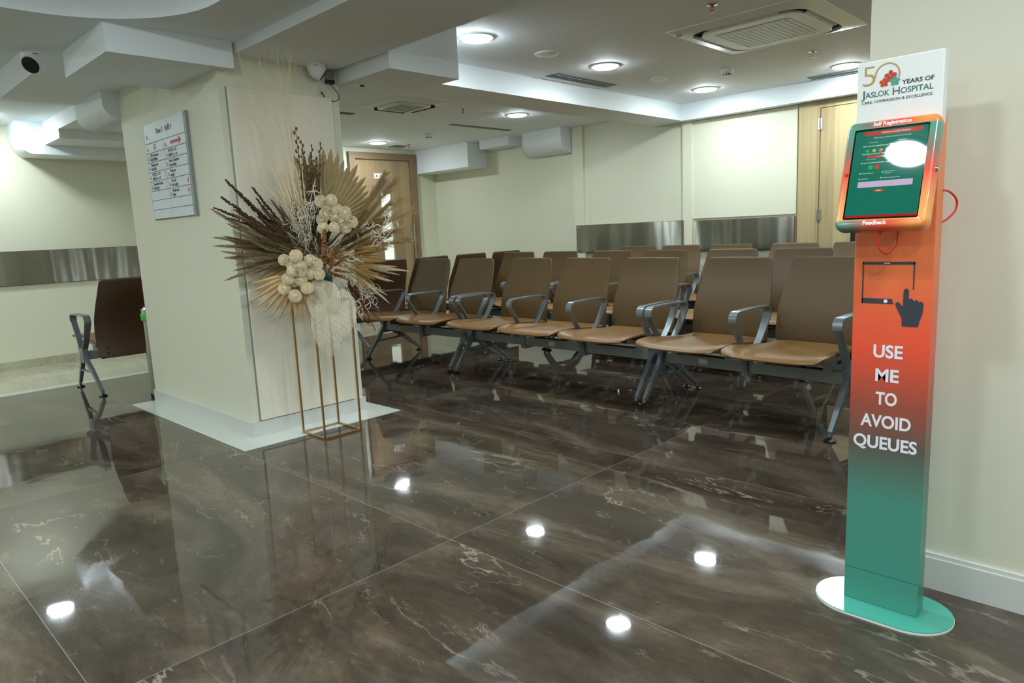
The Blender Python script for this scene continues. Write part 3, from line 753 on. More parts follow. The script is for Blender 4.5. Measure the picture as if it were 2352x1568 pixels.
for ci, (lst, xa, xb) in enumerate(((Lc, x_l, xm - 0.002), (Rc, xm + 0.002, x_l + usable))):
    for ri, it in enumerate(lst):
        z1 = Hh / 2 - Hh * 0.2 - ri * hh; z0 = z1 - hh
        s_ = slat(xa, xb, z0, z1); zc = (z0 + z1) / 2
        if it != '': emblem(s_, xa + 0.03, zc - 0.006)
        if it:
            bm = B(); text_mesh(bm, it[0], 0.027, front(xa + 0.058, zc + 0.014), 0.0003, 0.85, 'LEFT'); text_mesh(bm, it[1], 0.024, front(xa + 0.058, zc - 0.014), 0.0003, 0.85, 'LEFT')
            obj('lettering', bm, M['text'], s_)
        bm = B()
        if it is None and ci == 1:
            xc = (xa + xb) / 2 + 0.02; mt = front(xc, zc)
            prism(bm, [(-0.085, -0.009), (0.05, -0.009), (0.05, -0.024), (0.09, 0), (0.05, 0.024), (0.05, 0.009), (-0.085, 0.009)], 0, 0.0004, 2, mt)
            obj('arrow_mark', bm, M['redprint'], s_)
        elif it is None:
            xc = (xa + xb) / 2; mt = front(xc, zc)
            pts = []; 
            for k in range(0, 13):
                a = math.radians(-25 + 230 * k / 12); pts.append((0.016 * math.cos(a), 0.008 + 0.016 * math.sin(a)))
            pts.append((0, -0.024)); prism(bm, pts, 0, 0.0004, 2, mt); obj('pin_mark', bm, M['redprint'], s_)
            bm = B(); disc(bm, (0, 0.009), 0.007, basis((xc, -0.0231, zc), (1, 0, 0), (0, 0, 1)), 16); obj('pin_hole', bm, M['signw'], s_)
        elif ci == 0 and ri in (3, 4):
            mt = front(xb - 0.02, zc)
            prism(bm, [(-0.0015, -0.022), (0.0015, -0.022), (0.0015, 0.012), (0.006, 0.012), (0, 0.024), (-0.006, 0.012), (-0.0015, 0.012)], 0, 0.0004, 2, mt); obj('arrow_mark', bm, M['redprint'], s_)
        elif ci == 1 and ri == 4:
            mt = front(xb - 0.03, zc)
            prism(bm, [(-0.02, 0), (-0.012, -0.006), (-0.012, 0.006)], 0, 0.0004, 2, mt); disc(bm, (0.004, 0.014), 0.004, mt, 10)
            prism(bm, [(-0.001, -0.02), (0.004, -0.004), (0.010, -0.02), (0.014, -0.018), (0.008, 0.009), (0, 0.009), (-0.004, -0.002), (0.0, -0.004)], 0, 0.0004, 2, mt); obj('exit_mark', bm, M['redprint'], s_)
        elif ci == 1 and ri == 5:
            mt = front(xb - 0.03, zc)
            for dx in (-0.012, 0.012):
                disc(bm, (dx, 0.016), 0.0035, mt, 10); prism(bm, [(dx - 0.005, -0.006), (dx + 0.005, -0.006), (dx + 0.003, 0.011), (dx - 0.003, 0.011)], 0, 0.0004, 2, mt)
                prism(bm, [(dx - 0.001, -0.02), (dx + 0.001, -0.02), (dx + 0.001, -0.006), (dx - 0.001, -0.006)], 0, 0.0004, 2, mt)
            obj('washroom_mark', bm, M['redprint'], s_)
        else:
            bm.free()

# ------------------------------------------------------------------ benches
P = 0.59
def lerp(a, b, t): return a + (b - a) * t
def interp(tab, t):
    for (a, va), (b, vb) in zip(tab, tab[1:]):
        if t <= b: 
            u = (t - a) / (b - a); u = u * u * (3 - 2 * u) if False else u
            return va + (vb - va) * u
    return tab[-1][1]
def seat_mesh():
    bm = B(); grid = []
    wt = [(0, 0.255), (0.02, 0.272), (0.06, 0.285), (0.14, 0.292), (0.30, 0.292), (0.36, 0.272), (0.42, 0.252), (0.8, 0.255), (1, 0.26)]
    zt = [(0, 0.412), (0.03, 0.424), (0.08, 0.432), (0.2, 0.436), (0.5, 0.428), (0.8, 0.412), (0.93, 0.410), (1, 0.418)]
    NI, NJ = 22, 22
    for i in range(NI + 1):
        t = (i / NI) ** 1.25; row = []
        hw = interp(wt, t); z0 = interp(zt, t)
        for j in range(NJ + 1):
            s = -1 + 2 * j / NJ; s2 = math.copysign(abs(s) ** 0.9, s)
            y = -0.445 + 0.645 * t + 0.03 * (1 - t) ** 3 * abs(s) ** 4
            z = z0 - 0.014 * (1 - s * s) * math.sin(min(1, t * 1.3) * math.pi) + 0.010 * abs(s) ** 4 * (1 - abs(2 * t - 0.5))
            row.append((s2 * hw, y, z))
        grid.append(row)
    sheet(bm, grid, 0.022); return mesh_of('seat', bm, M['seat'], 50)
def back_mesh():
    bm = B(); grid = []
    prof = [(0.285, 0.240), (0.36, 0.228), (0.43, 0.222), (0.50, 0.226), (0.58, 0.240), (0.66, 0.265), (0.74, 0.298), (0.82, 0.328), (0.88, 0.345), (0.915, 0.352), (0.935, 0.356)]
    wt = [(0.285, 0.245), (0.30, 0.258), (0.36, 0.264), (0.50, 0.268), (0.62, 0.266), (0.74, 0.254), (0.85, 0.238), (0.905, 0.229), (0.925, 0.222), (0.935, 0.208)]
    zs = [0.285, 0.289, 0.30, 0.33, 0.37, 0.42, 0.47, 0.52, 0.57, 0.62, 0.67, 0.72, 0.77, 0.82, 0.86, 0.89, 0.91, 0.922, 0.930, 0.935]
    NJ = 16
    for z in zs:
        hw = interp(wt, z); y = interp(prof, z) - 0.012; z = 0.285 + (z - 0.285) * 0.63 / 0.65
        grid.append([((-1 + 2 * j / NJ) * hw, y + 0.012 * (1 - ((-1 + 2 * j / NJ)) ** 2), z) for j in range(NJ + 1)])
    sheet(bm, grid, 0.020)
    me = mesh_of('backrest', bm, [M['back'], M['rear']], 50)
    for p in me.polygons:
        if p.normal.y > 0.35: p.material_index = 1
    return me
def arm_mesh():
    bm = B(); pts = []
    def arc(cx, cz, r, a0, a1, n=6):
        for k in range(n + 1):
            a = math.radians(lerp(a0, a1, k / n)); pts.append((cx + r * math.cos(a), cz + r * math.sin(a)))
    pts.append((-0.110, 0.345)); pts.append((-0.150, 0.44)); pts.append((-0.238, 0.570))
    arc(-0.205, 0.588, 0.042, 200, 96)
    pts.append((-0.03, 0.634))
    arc(0.118, 0.590, 0.042, 84, -22)
    pts.append((0.075, 0.455)); pts.append((0.000, 0.375)); pts.append((-0.045, 0.335))
    sweep(bm, pts, [0.042] * 3 + [0.05] * (len(pts) - 6) + [0.042] * 3, 0.011)
    # solid foot of the armrest that wraps the beam
    prism(bm, [(-0.135, 0.355), (-0.02, 0.355), (-0.015, 0.236), (-0.108, 0.236), (-0.118, 0.30)], -0.021, 0.021, 0)
    return mesh_of('armrest', bm, M['alu'], 45)
def leg_mesh():
    bm = B()
    sweep(bm, [(-0.10, 0.30), (-0.125, 0.26), (-0.19, 0.175), (-0.295, 0.045)], [0.032, 0.032, 0.030, 0.022], [0.05, 0.036, 0.032, 0.024])
    sweep(bm, [(-0.04, 0.29), (0.02, 0.235), (0.12, 0.178), (0.305, 0.042)], [0.032, 0.030, 0.028, 0.022], [0.05, 0.036, 0.034, 0.024])
    sweep(bm, [(-0.20, 0.165), (-0.17, 0.163), (0.0, 0.170), (0.10, 0.176), (0.14, 0.182)], [0.022] * 5, [0.034, 0.016, 0.014, 0.020, 0.036])
    for y in (-0.30, 0.312): tube(bm, [(0, y, 0.026), (0, y, 0.05)], 0.012, 12)
    return mesh_of('leg', bm, M['alu'], 40)
def foot_mesh():
    bm = B(); lathe(bm, [(0.030, 0.0), (0.031, 0.006), (0.022, 0.013), (0.008, 0.017), (0.007, 0.030)], 24); return mesh_of('rubber_foot', bm, M['black'], 40)
ME = dict(seat=seat_mesh(), back=back_mesh(), arm=arm_mesh(), leg=leg_mesh(), foot=foot_mesh())
bm = B(); box(bm, -0.022, 0.022, -0.115, -0.035, 0.322, 0.375); box(bm, -0.03, 0.03, -0.20, 0.02, 0.375, 0.405); box(bm, -0.022, 0.022, -0.035, 0.212, 0.318, 0.352); box(bm, -0.022, 0.022, 0.196, 0.214, 0.30, 0.40); ME['bracket'] = mesh_of('seat_bracket', bm, M['beam'])
bm = B(); lathe(bm, [(0.008, 0), (0.008, 0.003)], 12, basis((0, 0, 0), (1, 0, 0), (0, 0, 1)).inverted() if False else Matrix.Rotation(-math.pi / 2, 4, 'X')); ME['bolt'] = mesh_of('bolt', bm, M['black'])
def inst(name, key, par, loc):
    o = bpy.data.objects.new(name, ME[key]); COL.objects.link(o); o.parent = par; o.location = loc; return o
def bench(n, x, y, rz, label, group, sticker=None, length=None):
    t = thing('beam_bench', label, 'bench', (x, y, 0), rz, group)
    Lb = length or n * P; p = Lb / n
    bm = B(); box(bm, 0.0, Lb, -0.095, -0.035, 0.258, 0.326); obj('beam', bm, M['beam'], t, None, 0.004)
    for i in range(n + 1):
        inst('armrest', 'arm', t, (i * p, 0, 0))
    for i in (0, n):
        l = inst('leg', 'leg', t, (i * p, 0, 0))
        for yy in (-0.30, 0.312): inst('rubber_foot', 'foot', l, (0, yy, 0))
    for i in range(n):
        cx = (i + 0.5) * p
        inst('seat', 'seat', t, (cx, 0, 0)); b_ = inst('backrest', 'back', t, (cx, 0, 0))
        for dx in (-0.19, 0.19):
            inst('seat_bracket', 'bracket', t, (cx + dx, 0, 0))
            for zz in (0.33, 0.375): inst('bolt', 'bolt', b_, (dx * 1.05, 0.246 - (zz - 0.33) * 0.12, zz))
    if sticker:
        sx, kind = sticker
        if kind == 'yellow':
            bm = B(); box(bm, sx, sx + 0.075, -0.0965, -0.095, 0.268, 0.318); s_ = obj('warning_sticker', bm, M['yellow'], t); s_['label'] = 'yellow warning sticker with a black header'
            bm = B(); box(bm, sx, sx + 0.075, -0.0970, -0.0955, 0.31, 0.32); box(bm, sx + 0.035, sx + 0.068, -0.0968, -0.0965, 0.295, 0.298); box(bm, sx + 0.035, sx + 0.068, -0.0968, -0.0965, 0.285, 0.288); box(bm, sx + 0.035, sx + 0.068, -0.0968, -0.0965, 0.275, 0.278)
            obj('print', bm, M['text'], s_)
        else:
            bm = B(); box(bm, sx, sx + 0.062, -0.0965, -0.095, 0.275, 0.310); s_ = obj('asset_sticker', bm, M['signw'], t)
            bm = B()
            box(bm, sx + 0.006, sx + 0.056, -0.0970, -0.0964, 0.278, 0.280)
            obj('print', bm, M['text'], s_)
    return t
G1 = 'front row of linked seats'; G2 = 'middle row of linked seats'; G3 = 'rear row of linked seats'
bench(2, -5.57, 4.02, math.radians(0.5), 'brown two seat bench at the flower end of the front row, yellow beam sticker', G1, (0.22, 'yellow'), 1.17)
bench(3, -4.31, 4.03, math.radians(-1.2), 'brown three seat bench in the middle of the front row', G1, (0.86, 'white'), 1.80)
bench(2, -2.43, 3.98, math.radians(-3.5), 'brown two seat bench at the kiosk end of the front row', G1, (0.27, 'white'), 1.18)
bench(2, -5.64, 5.28, math.radians(0.3), 'brown two seat bench at the far left of the middle row', G2, (0.8, 'yellow'), 1.19)
bench(2, -4.37, 5.26, math.radians(-1.0), 'brown two seat bench in the centre of the middle row', G2, None, 1.2)
bench(2, -3.10, 5.22, math.radians(-1.5), 'brown two seat bench at the kiosk end of the middle row', G2, None, 1.2)
bench(3, -4.84, 6.38, 0.0, 'brown three seat bench in the rear row before the steel strips', G3, None, 1.74)
bench(2, -3.03, 6.36, math.radians(-1.0), 'brown two seat bench in the rear row before the oak doors', G3, None, 1.18)
# benches that face the left wall: rz = -90 deg, local x runs towards -y
def bench_left(n, xb, y0, label, group, length):
    # facing -x: local -Y -> world -x ; local +X -> world -y
    return bench(n, xb, y0 + length, math.radians(-90), label, group, None, length)
bench_left(4, -6.45 + 0.22, 3.97, 'dark backed four seat bench turned to the left wall beside the flowers', 'benches facing the left wall', 2.30)
bench_left(2, -6.43, 1.585, 'dark backed bench standing alone left of the column', 'benches facing the left wall', 1.17)

# ------------------------------------------------------------------ litter bin
t = thing('litter_bin', 'round steel litter bin with green liner half hidden by the column', 'bin', (-5.68, 1.925, 0))
bm = B(); lathe(bm, [(0.125, 0.0), (0.128, 0.03), (0.124, 0.032)], 40); obj('base_ring', bm, M['black'], t, 40)
bm = B(); lathe(bm, [(0.122, 0.03), (0.122, 0.62)], 40); obj('body', bm, M['steel'], t, 40)
bm = B(); 
prof = [(0.1225, 0.60), (0.128, 0.605), (0.126, 0.62), (0.130, 0.63), (0.129, 0.650), (0.124, 0.655)]
lathe(bm, prof, 40)
for v in bm.verts: v.co.z += 0.004 * math.sin(v.co.x * 90) + 0.003 * math.sin(v.co.y * 130)
obj('bin_liner', bm, M['green'], t, 60)
bm = B(); lathe(bm, [(0.126, 0.655), (0.126, 0.69), (0.110, 0.700), (0.108, 0.71), (0.085, 0.716)], 40); obj('rim', bm, M['chrome'], t, 40)

# ------------------------------------------------------------------ kiosk
KX0, KX1, KY = -0.682, -0.484, 2.088
KC = (KX0 + KX1) / 2
k = thing('self_service_kiosk', 'tall printed self registration kiosk on an oval teal base by the right wall', 'kiosk', (KC, KY, 0))
hw = (KX1 - KX0) / 2
bm = B()
pts = []
for i in range(25):
    a = math.radians(90 - 180 * i / 24); pts.append((0.072 + 0.112 * math.cos(a), 0.028 + 0.115 * math.sin(a)))
for i in range(25):
    a = math.radians(270 - 180 * i / 24); pts.append((-0.072 + 0.112 * math.cos(a), 0.028 + 0.115 * math.sin(a)))
prism(bm, pts, 0.004, 0.0085); kb = obj('base_plate', bm, M['kbase'], k, None)
bm = B(); prism(bm, [(x * 1.006, 0.028 + (y - 0.028) * 1.006) for x, y in pts], 0.0, 0.006); obj('base_edge', bm, M['whitemat'], k)
bm = B(); box(bm, -hw, hw, 0, 0.062, 0.0085, 1.398); obj('post', bm, M['post'], k, None, 0.002)
bm = B(); box(bm, -hw, hw, -0.0006, 0.0, 0.108, 0.1095); obj('vinyl_seam', bm, mat('seam_line', (40, 120, 104), 0.5), k)
kf = lambda x, z, y=-0.0008: basis((x, y, z), (1, 0, 0), (0, 0, 1))
bm = B()
for s_, zz, wd in (('USE', 0.771, 0.075), ('ME', 0.703, 0.060), ('TO', 0.636, 0.055), ('AVOID', 0.569, 0.130), ('QUEUES', 0.503, 0.165)):
    text_fit(bm, s_, 0.050, wd, kf(-0.003, zz), 0.0013); obj('slogan_word', bm, M['textw'], k); bm = B()
bm.free()
pass
# tablet-and-hand pictogram
bm = B()
def kp(x, z): return (x - KC, z)
A = -0.659 - KC; Bx = -0.528 - KC; zt, zb = 1.020, 0.905
def rb(x0, x1, z0, z1):
    prism(bm, [(x0, z0), (x1, z0), (x1, z1), (x0, z1)], 0, 0.0006, 2, kf(0, 0))
rb(A, Bx, zt - 0.007, zt); rb(A, A + 0.003, zb, zt); rb(Bx - 0.003, Bx, 0.945, zt); rb(A, A + 0.078, zb, zb + 0.014)
prism(bm, [(A + 0.078, zb), (A + 0.082, zb), (A + 0.078, zb + 0.010)], 0, 0.0006, 2, kf(0, 0))
hand = [(0.027, 0.845), (0.066, 0.845), (0.069, 0.860), (0.075, 0.878), (0.077, 0.895), (0.077, 0.908), (0.073, 0.914), (0.066, 0.912), (0.064, 0.916), (0.058, 0.918), (0.053, 0.914), (0.050, 0.920), (0.045, 0.922), (0.041, 0.918), (0.041, 0.942), (0.038, 0.947), (0.033, 0.948), (0.029, 0.944), (0.028, 0.938), (0.028, 0.897), (0.022, 0.905), (0.015, 0.911), (0.010, 0.909), (0.009, 0.903), (0.013, 0.893), (0.021, 0.877), (0.026, 0.866)]
prism(bm, hand, 0, 0.0007, 2, kf(0.002, 0.0))
obj('touch_pictogram', bm, M['text'], k)
bm = B(); disc(bm, (A + 0.062, zb + 0.007), 0.005, kf(0, 0, -0.0015)); obj('pictogram_button', bm, M['textw'], k)
bm = B(); prism(bm, [(A + 0.055, zt - 0.005), (A + 0.070, zt - 0.005), (A + 0.070, zt - 0.0025), (A + 0.055, zt - 0.0025)], 0, 0.0006, 2, kf(0, 0, -0.0012)); obj('pictogram_speaker', bm, M['textw'], k)
# header board
bm = B(); box(bm, -hw - 0.006, hw + 0.003, -0.004, 0.034, 1.37, 1.553); hb = obj('header_board', bm, M['whitemat'], k, None, 0.004)
hf = lambda x, z, y=-0.0046: basis((x, y, z), (1, 0, 0), (0, 0, 1))
bm = B()
text_fit(bm, 'YEARS OF', 0.0155, 0.074, hf(0.043, 1.4865), 0.0002); lt = obj('lettering', bm, M['text'], hb)
bm = B(); text_fit(bm, 'CARE, COMPASSION & EXCELLENCE', 0.0098, 0.169, hf(-0.007, 1.4465), 0.0)
obj('lettering', bm, M['text'], hb)
bm = B()
text_fit(bm, 'J', 0.0285, 0.0095, hf(-0.0935, 1.4655), 0.0001, 'LEFT'); text_fit(bm, 'ASLOK', 0.0205, 0.059, hf(-0.0825, 1.4660), 0.0001, 'LEFT')
text_fit(bm, 'H', 0.0275, 0.0165, hf(-0.0155, 1.4670), 0.0001, 'LEFT'); text_fit(bm, 'OSPITAL', 0.0205, 0.0755, hf(0.0035, 1.4660), 0.0001, 'LEFT')
obj('lettering', bm, M['textg'], hb)
bm = B(); text_fit(bm, '5', 0.074, 0.031, hf(-0.075, 1.5145), -0.0011)
obj('gold_five', bm, M['goldprint'], hb)
bm = B(); mt = hf(-0.030, 1.511)
n = 32
ro, ri = 0.031, 0.0275
pts = [(ro * math.cos(math.radians(-20 + 205 * i / n)), ro * math.sin(math.radians(-20 + 205 * i / n))) for i in range(n + 1)] + [(ri * math.cos(math.radians(-20 + 205 * i / n)), ri * math.sin(math.radians(-20 + 205 * i / n))) for i in range(n, -1, -1)]
prism(bm, pts, 0, 0.0004, 2, mt)
obj('gold_ring', bm, M['goldprint'], hb)
for (cx, cz, r, mm) in ((-0.022, 1.506, 0.0155, 'redprint'), (-0.037, 1.4925, 0.012, 'orange'), (-0.011, 1.4925, 0.0125, 'tealp')):
    if mm == 'tealp' and 'tealp' not in M: M['tealp'] = mat('teal_print', (60, 160, 140), 0.5)
    bm = B(); mt = hf(cx, cz, -0.0049)
    pts = []
    for q in range(60):
        a = 2 * math.pi * q / 60; rr = r * (0.45 + 0.55 * abs(math.cos(2.5 * (a - math.pi / 2))) ** 0.6); pts.append((rr * math.cos(a), rr * math.sin(a)))
    prism(bm, pts, 0, 0.0004, 2, mt); disc(bm, (0, 0), 0.0001, mt, 6)
    obj('flower_mark', bm, M[mm], hb).location = (0, -0.0003 * ('redprint', 'orange', 'tealp').index(mm), 0)
    bm = B(); disc(bm, (0, 0), r * 0.16, hf(cx, cz, -0.0062), 10); obj('flower_centre', bm, M['goldprint'], hb)
# tablet case: local frame, X across, Y up the slope, Z out of the screen
th = math.atan2(0.095, 0.285); Yd = Vector((0, math.sin(th), math.cos(th)))
tc_ = Vector((-0.585 - KC, 2.0225 - 0.012 - KY, 1.2525))
tm = basis(tc_, (1, 0, 0), Yd)
case = bpy.data.objects.new('tablet_case', None)
bm = B()
TW, TH = 0.225, 0.30
def ring(zv, grow): return [(x, y, zv) for x, y in rrect(TW + grow, TH + grow, 0.022 + grow / 2, 6)]
lay = [ring(-0.030, -0.014), ring(-0.026, -0.002), ring(-0.012, 0), ring(0.000, -0.003), ring(0.008, -0.014), ring(0.010, -0.024)]
vr = [[bm.verts.new(p) for p in L_] for L_ in lay]
for a, b_ in zip(vr, vr[1:]):
    for q in range(len(a)): bm.faces.new((a[q], a[(q + 1) % len(a)], b_[(q + 1) % len(a)], b_[q]))
bm.faces.new(vr[0][::-1]); bm.faces.new(vr[-1])
case = obj('tablet_case', bm, M['bez'], k, 50); case.matrix_local = tm
SWd, SHt = 0.178, 0.247
bm = B(); prism(bm, rrect(SWd, SHt, 0.004, 3), 0.0101, 0.0106); obj('tablet_bezel', bm, em('tablet_glass_black', (0, 0, 0), 0.0), case)
bm = B(); x0, x1, y0, y1 = -SWd / 2 + 0.004, SWd / 2 - 0.002, -SHt / 2 + 0.004, SHt / 2 - 0.006
box(bm, x0, x1, y0, y1, 0.0107, 0.0109); scr = obj('screen', bm, M['screen'], case)
def sq(name, m_, xa, xb, ya, yb, z=0.0110):
    bm = B(); box(bm, xa, xb, ya, yb, z, z + 0.0001); return obj(name, bm, M[m_], scr)
sq('screen_banner', 's_red', x0 + 0.022, x1 - 0.012, y1 - 0.013, y1 - 0.003)
sq('screen_footer', 's_dred', x0, x1, y0, y0 + 0.006)
sq('text_box', 's_lil', x0 + 0.022, x1 - 0.020, -0.038, -0.022)
bm = B(); prism(bm, [(-0.010 + a, b__ - 0.048) for a, b__ in rrect(0.026, 0.0065, 0.003, 4)], 0.0110, 0.0111); obj('submit_button', bm, M['s_red'], scr)
for i, mm in enumerate(('s_grn', 's_yel', 's_org', 's_red')):
    bm = B(); disc(bm, (x0 + 0.034 + 0.0165 * i, 0.062), 0.0046, Matrix.Translation((0, 0, 0.0110)), 16, 0.0001); obj('rating_icon', bm, M[mm], scr)
for i in range(10):
    sq('scale_step', 's_red' if i < 6 else ('s_org' if i < 8 else 's_grn'), x0 + 0.036 + 0.0058 * i, x0 + 0.0417 + 0.0058 * i, 0.042, 0.048)
for i, mm in enumerate(('s_grn', 's_red')):
    bm = B(); disc(bm, (x0 + 0.048 + 0.015 * i, 0.016), 0.0058, Matrix.Translation((0, 0, 0.0110)), 16, 0.0001); obj('answer_icon', bm, M[mm], scr)
sm = lambda x, y: Matrix.Translation((x, y, 0.0113))
bm = B()
text_mesh(bm, 'Welcome to Jaslok Hospital', 0.0060, sm(0.012, y1 - 0.008), 0.0001, ext=0.00003)
text_mesh(bm, 'Please rate to help us improve our services', 0.0050, sm(0.005, y1 - 0.021), 0, ext=0.00003)
text_mesh(bm, 'Your Name', 0.0045, sm(x0 + 0.035, y1 - 0.033), 0, ext=0.00003, align='LEFT'); text_mesh(bm, 'Mobile No.', 0.0045, sm(0.02, y1 - 0.033), 0, ext=0.00003, align='LEFT')
text_mesh(bm, 'How was your experience in OPD?', 0.0052, sm(x0 + 0.022, 0.075), 0.0001, ext=0.00003, align='LEFT')
text_mesh(bm, 'How likely are you to recommend us to friends and family?', 0.0050, sm(x0 + 0.022, 0.0535), 0.0001, ext=0.00003, align='LEFT')
text_mesh(bm, 'Not at all likely', 0.0038, sm(x0 + 0.034, 0.038), 0, ext=0.00003, align='LEFT'); text_mesh(bm, 'Very likely', 0.0038, sm(x0 + 0.078, 0.038), 0, ext=0.00003, align='LEFT')
text_mesh(bm, 'Do you need help on further treatment?', 0.0050, sm(x0 + 0.022, 0.029), 0.0001, ext=0.00003, align='LEFT')
text_mesh(bm, 'Home collection', 0.0044, sm(x0 + 0.028, 0.0005), 0, ext=0.00003, align='LEFT'); text_mesh(bm, 'Estimate for a', 0.0044, sm(x0 + 0.082, 0.0025), 0, ext=0.00003, align='LEFT'); text_mesh(bm, 'procedure', 0.0044, sm(x0 + 0.082, -0.0025), 0, ext=0.00003, align='LEFT')
text_mesh(bm, 'Admission', 0.0044, sm(x0 + 0.028, -0.0145), 0, ext=0.00003, align='LEFT'); text_mesh(bm, 'Follow up appointment', 0.0044, sm(x0 + 0.080, -0.0145), 0, ext=0.00003, align='LEFT')
text_mesh(bm, 'SUBMIT', 0.0042, sm(-0.010, -0.048), 0.0001, ext=0.00003)
for (cx_, cy_) in ((x0 + 0.024, 0.0005), (x0 + 0.078, 0.0005), (x0 + 0.024, -0.0145), (x0 + 0.076, -0.0145)): box(bm, cx_ - .0015, cx_ + .0015, cy_ - .0015, cy_ + .0015, 0.0112, 0.0113)
obj('screen_text', bm, M['s_wht'], scr)
bm = B(); text_mesh(bm, 'Self Registration', 0.0140, Matrix.Translation((0.0, 0.1345, 0.0096)), 0.0004, ext=0.0010)
obj('lettering', bm, M['textw'], case)
bm = B(); text_mesh(bm, 'Feedback', 0.0150, Matrix.Translation((-0.010, -0.1340, 0.0096)), 0.0004, ext=0.0010)
obj('lettering', bm, M['textw'], case)
bm = B(); lathe(bm, [(0.008, 0), (0.008, 0.006), (0.005, 0.008)], 16, basis((TW / 2 - 0.002, 0.005, -0.008), (0, 1, 0), (0, 0, 1))); obj('cam_lock', bm, M['chrome'], case, 40)
bm = B(); lathe(bm, [(0.005, 0), (0.005, 0.002)], 12, basis((-SWd / 2 - 0.006, 0.0, 0.008), (1, 0, 0), (0, 1, 0))); obj('screw', bm, M['black'], case)
# bracket hidden behind the case
bm = B(); box(bm, -0.05, 0.05, -0.075, 0.0, 1.15, 1.21); obj('case_bracket', bm, M['black'], k)
# charging cable under the case
bm = B()
zc0 = 1.105
tube(bm, [(-0.006, -0.098, 1.118), (-0.006, -0.100, 1.098)], 0.0055, 10)
tube(bm, smooth_pts([(-0.006, -0.100, 1.10), (-0.007, -0.102, 1.075), (-0.004, -0.100, 1.058), (0.006, -0.09, 1.047), (0.016, -0.075, 1.052), (0.022, -0.055, 1.075), (0.022, -0.04, 1.115), (0.02, -0.03, 1.15)]), 0.0024, 8)
obj('charging_cable', bm, M['redwire'], k, 60)
bm = B(); tube(bm, smooth_pts([(hw - 0.004, 0.045, 1.205), (hw + 0.010, 0.075, 1.20), (hw + 0.022, 0.10, 1.178), (hw + 0.020, 0.10, 1.150), (hw + 0.006, 0.08, 1.128), (hw - 0.004, 0.05, 1.118)]), 0.0028, 8); obj('charging_cable', bm, M['redwire'], k, 60)
# a bit of white edge at the far right of the frame: a socket cover low on the wall

# ------------------------------------------------------------------ gold flower stand
FS = (-3.655, 2.14)
t = thing('flower_stand', 'tall open gold metal frame stand in front of the column', 'plant stand', (FS[0], FS[1], 0))
hs = 0.122; rr = 0.0055; ht = 0.80
for sx, sy in ((-1, -1), (1, -1), (1, 1), (-1, 1)):
    bm = B(); box(bm, sx * hs - rr, sx * hs + rr, sy * hs - rr, sy * hs + rr, 0.0, ht); obj('upright', bm, M['brass'], t, None, 0.001)
for z in (0.006, ht - 0.006):
    for (xa, xb, ya, yb) in ((-hs, hs, -hs, -hs), (-hs, hs, hs, hs), (-hs, -hs, -hs, hs), (hs, hs, -hs, hs)):
        bm = B(); box(bm, xa - rr * 0.99, xb + rr * 0.99, ya - rr * 0.99, yb + rr * 0.99, z - rr, z + rr); obj('crossbar', bm, M['brass'], t)
bm = B(); box(bm, -hs, hs, -hs, hs, ht, ht + 0.006); obj('top_plate', bm, M['brass'], t)
# ------------------------------------------------------------------ dried flower arrangement on the stand
FL = thing('dried_flower_arrangement', 'wide dried arrangement of pampas, palm fans, wheat and cream flowers on the gold stand', 'flower arrangement', (-3.62, 2.13, 0.806))
FO = Vector((-3.62, 2.13, 0.806)); EYE = Vector((0, 0, 1.15))
def W(a, b, d=0.0):
    """plan of the bouquet: a across and b down in plan units of about 2.5 mm, d metres forward of the stand"""
    p = Vector((-3.647, 2.162, 1.125)) + Vector((0.00125, 0.00214, -0.00012)) * (a - 735) + Vector((0.00011, 0.00018, 0.00248)) * (560 - b)
    v = EYE - p
    return p + v * (d / v.length)
NF = Vector((0.863, -0.505, 0.0))
rnd = random.Random(11)
C_ = {}
def fm(name, c, rough=0.8, noise=0.25, ns=60):
    m = mat(name, c, rough, noise=noise, nscale=ns); C_[name] = m; return m
fm('plume_grey', (168, 150, 116)); fm('plume_brown', (126, 101, 68)); fm('plume_tan', (178, 150, 102)); fm('plume_cream', (226, 212, 184)); fm('plume_gold', (188, 148, 72))
fm('bead_dark', (70, 44, 32)); fm('bead_red', (104, 52, 30)); fm('pod_brown', (112, 84, 54)); fm('stem_pale', (232, 214, 176)); fm('stem_brown', (132, 104, 70))
fm('curly_white', (220, 212, 192)); fm('sola', (246, 236, 212), 0.7, 0.06, 20); fm('palm_olive', (160, 140, 98), 0.6, 0.15, 14); fm('palm_gold', (190, 156, 104), 0.55, 0.18, 14)
fm('sorghum', (142, 96, 52)); fm('filler_dark', (88, 74, 56)); fm('green_leaf', (38, 56, 34), 0.5)
def rv(r, s): return Vector((r.uniform(-s, s), r.uniform(-s, s), r.uniform(-s, s)))
def bend(t, k): return Vector((k * t * t, 0.3 * k * t * t, 0))
def hair(bm, p, q, w_):
    d = (q - p); s = d.cross(Vector((rnd.uniform(-1, 1), rnd.uniform(-1, 1), rnd.uniform(-1, 1))))
    if s.length < 1e-9: return
    s.normalize()
    bm.faces.new((bm.verts.new(p - s * w_), bm.verts.new(p + s * w_), bm.verts.new(q)))
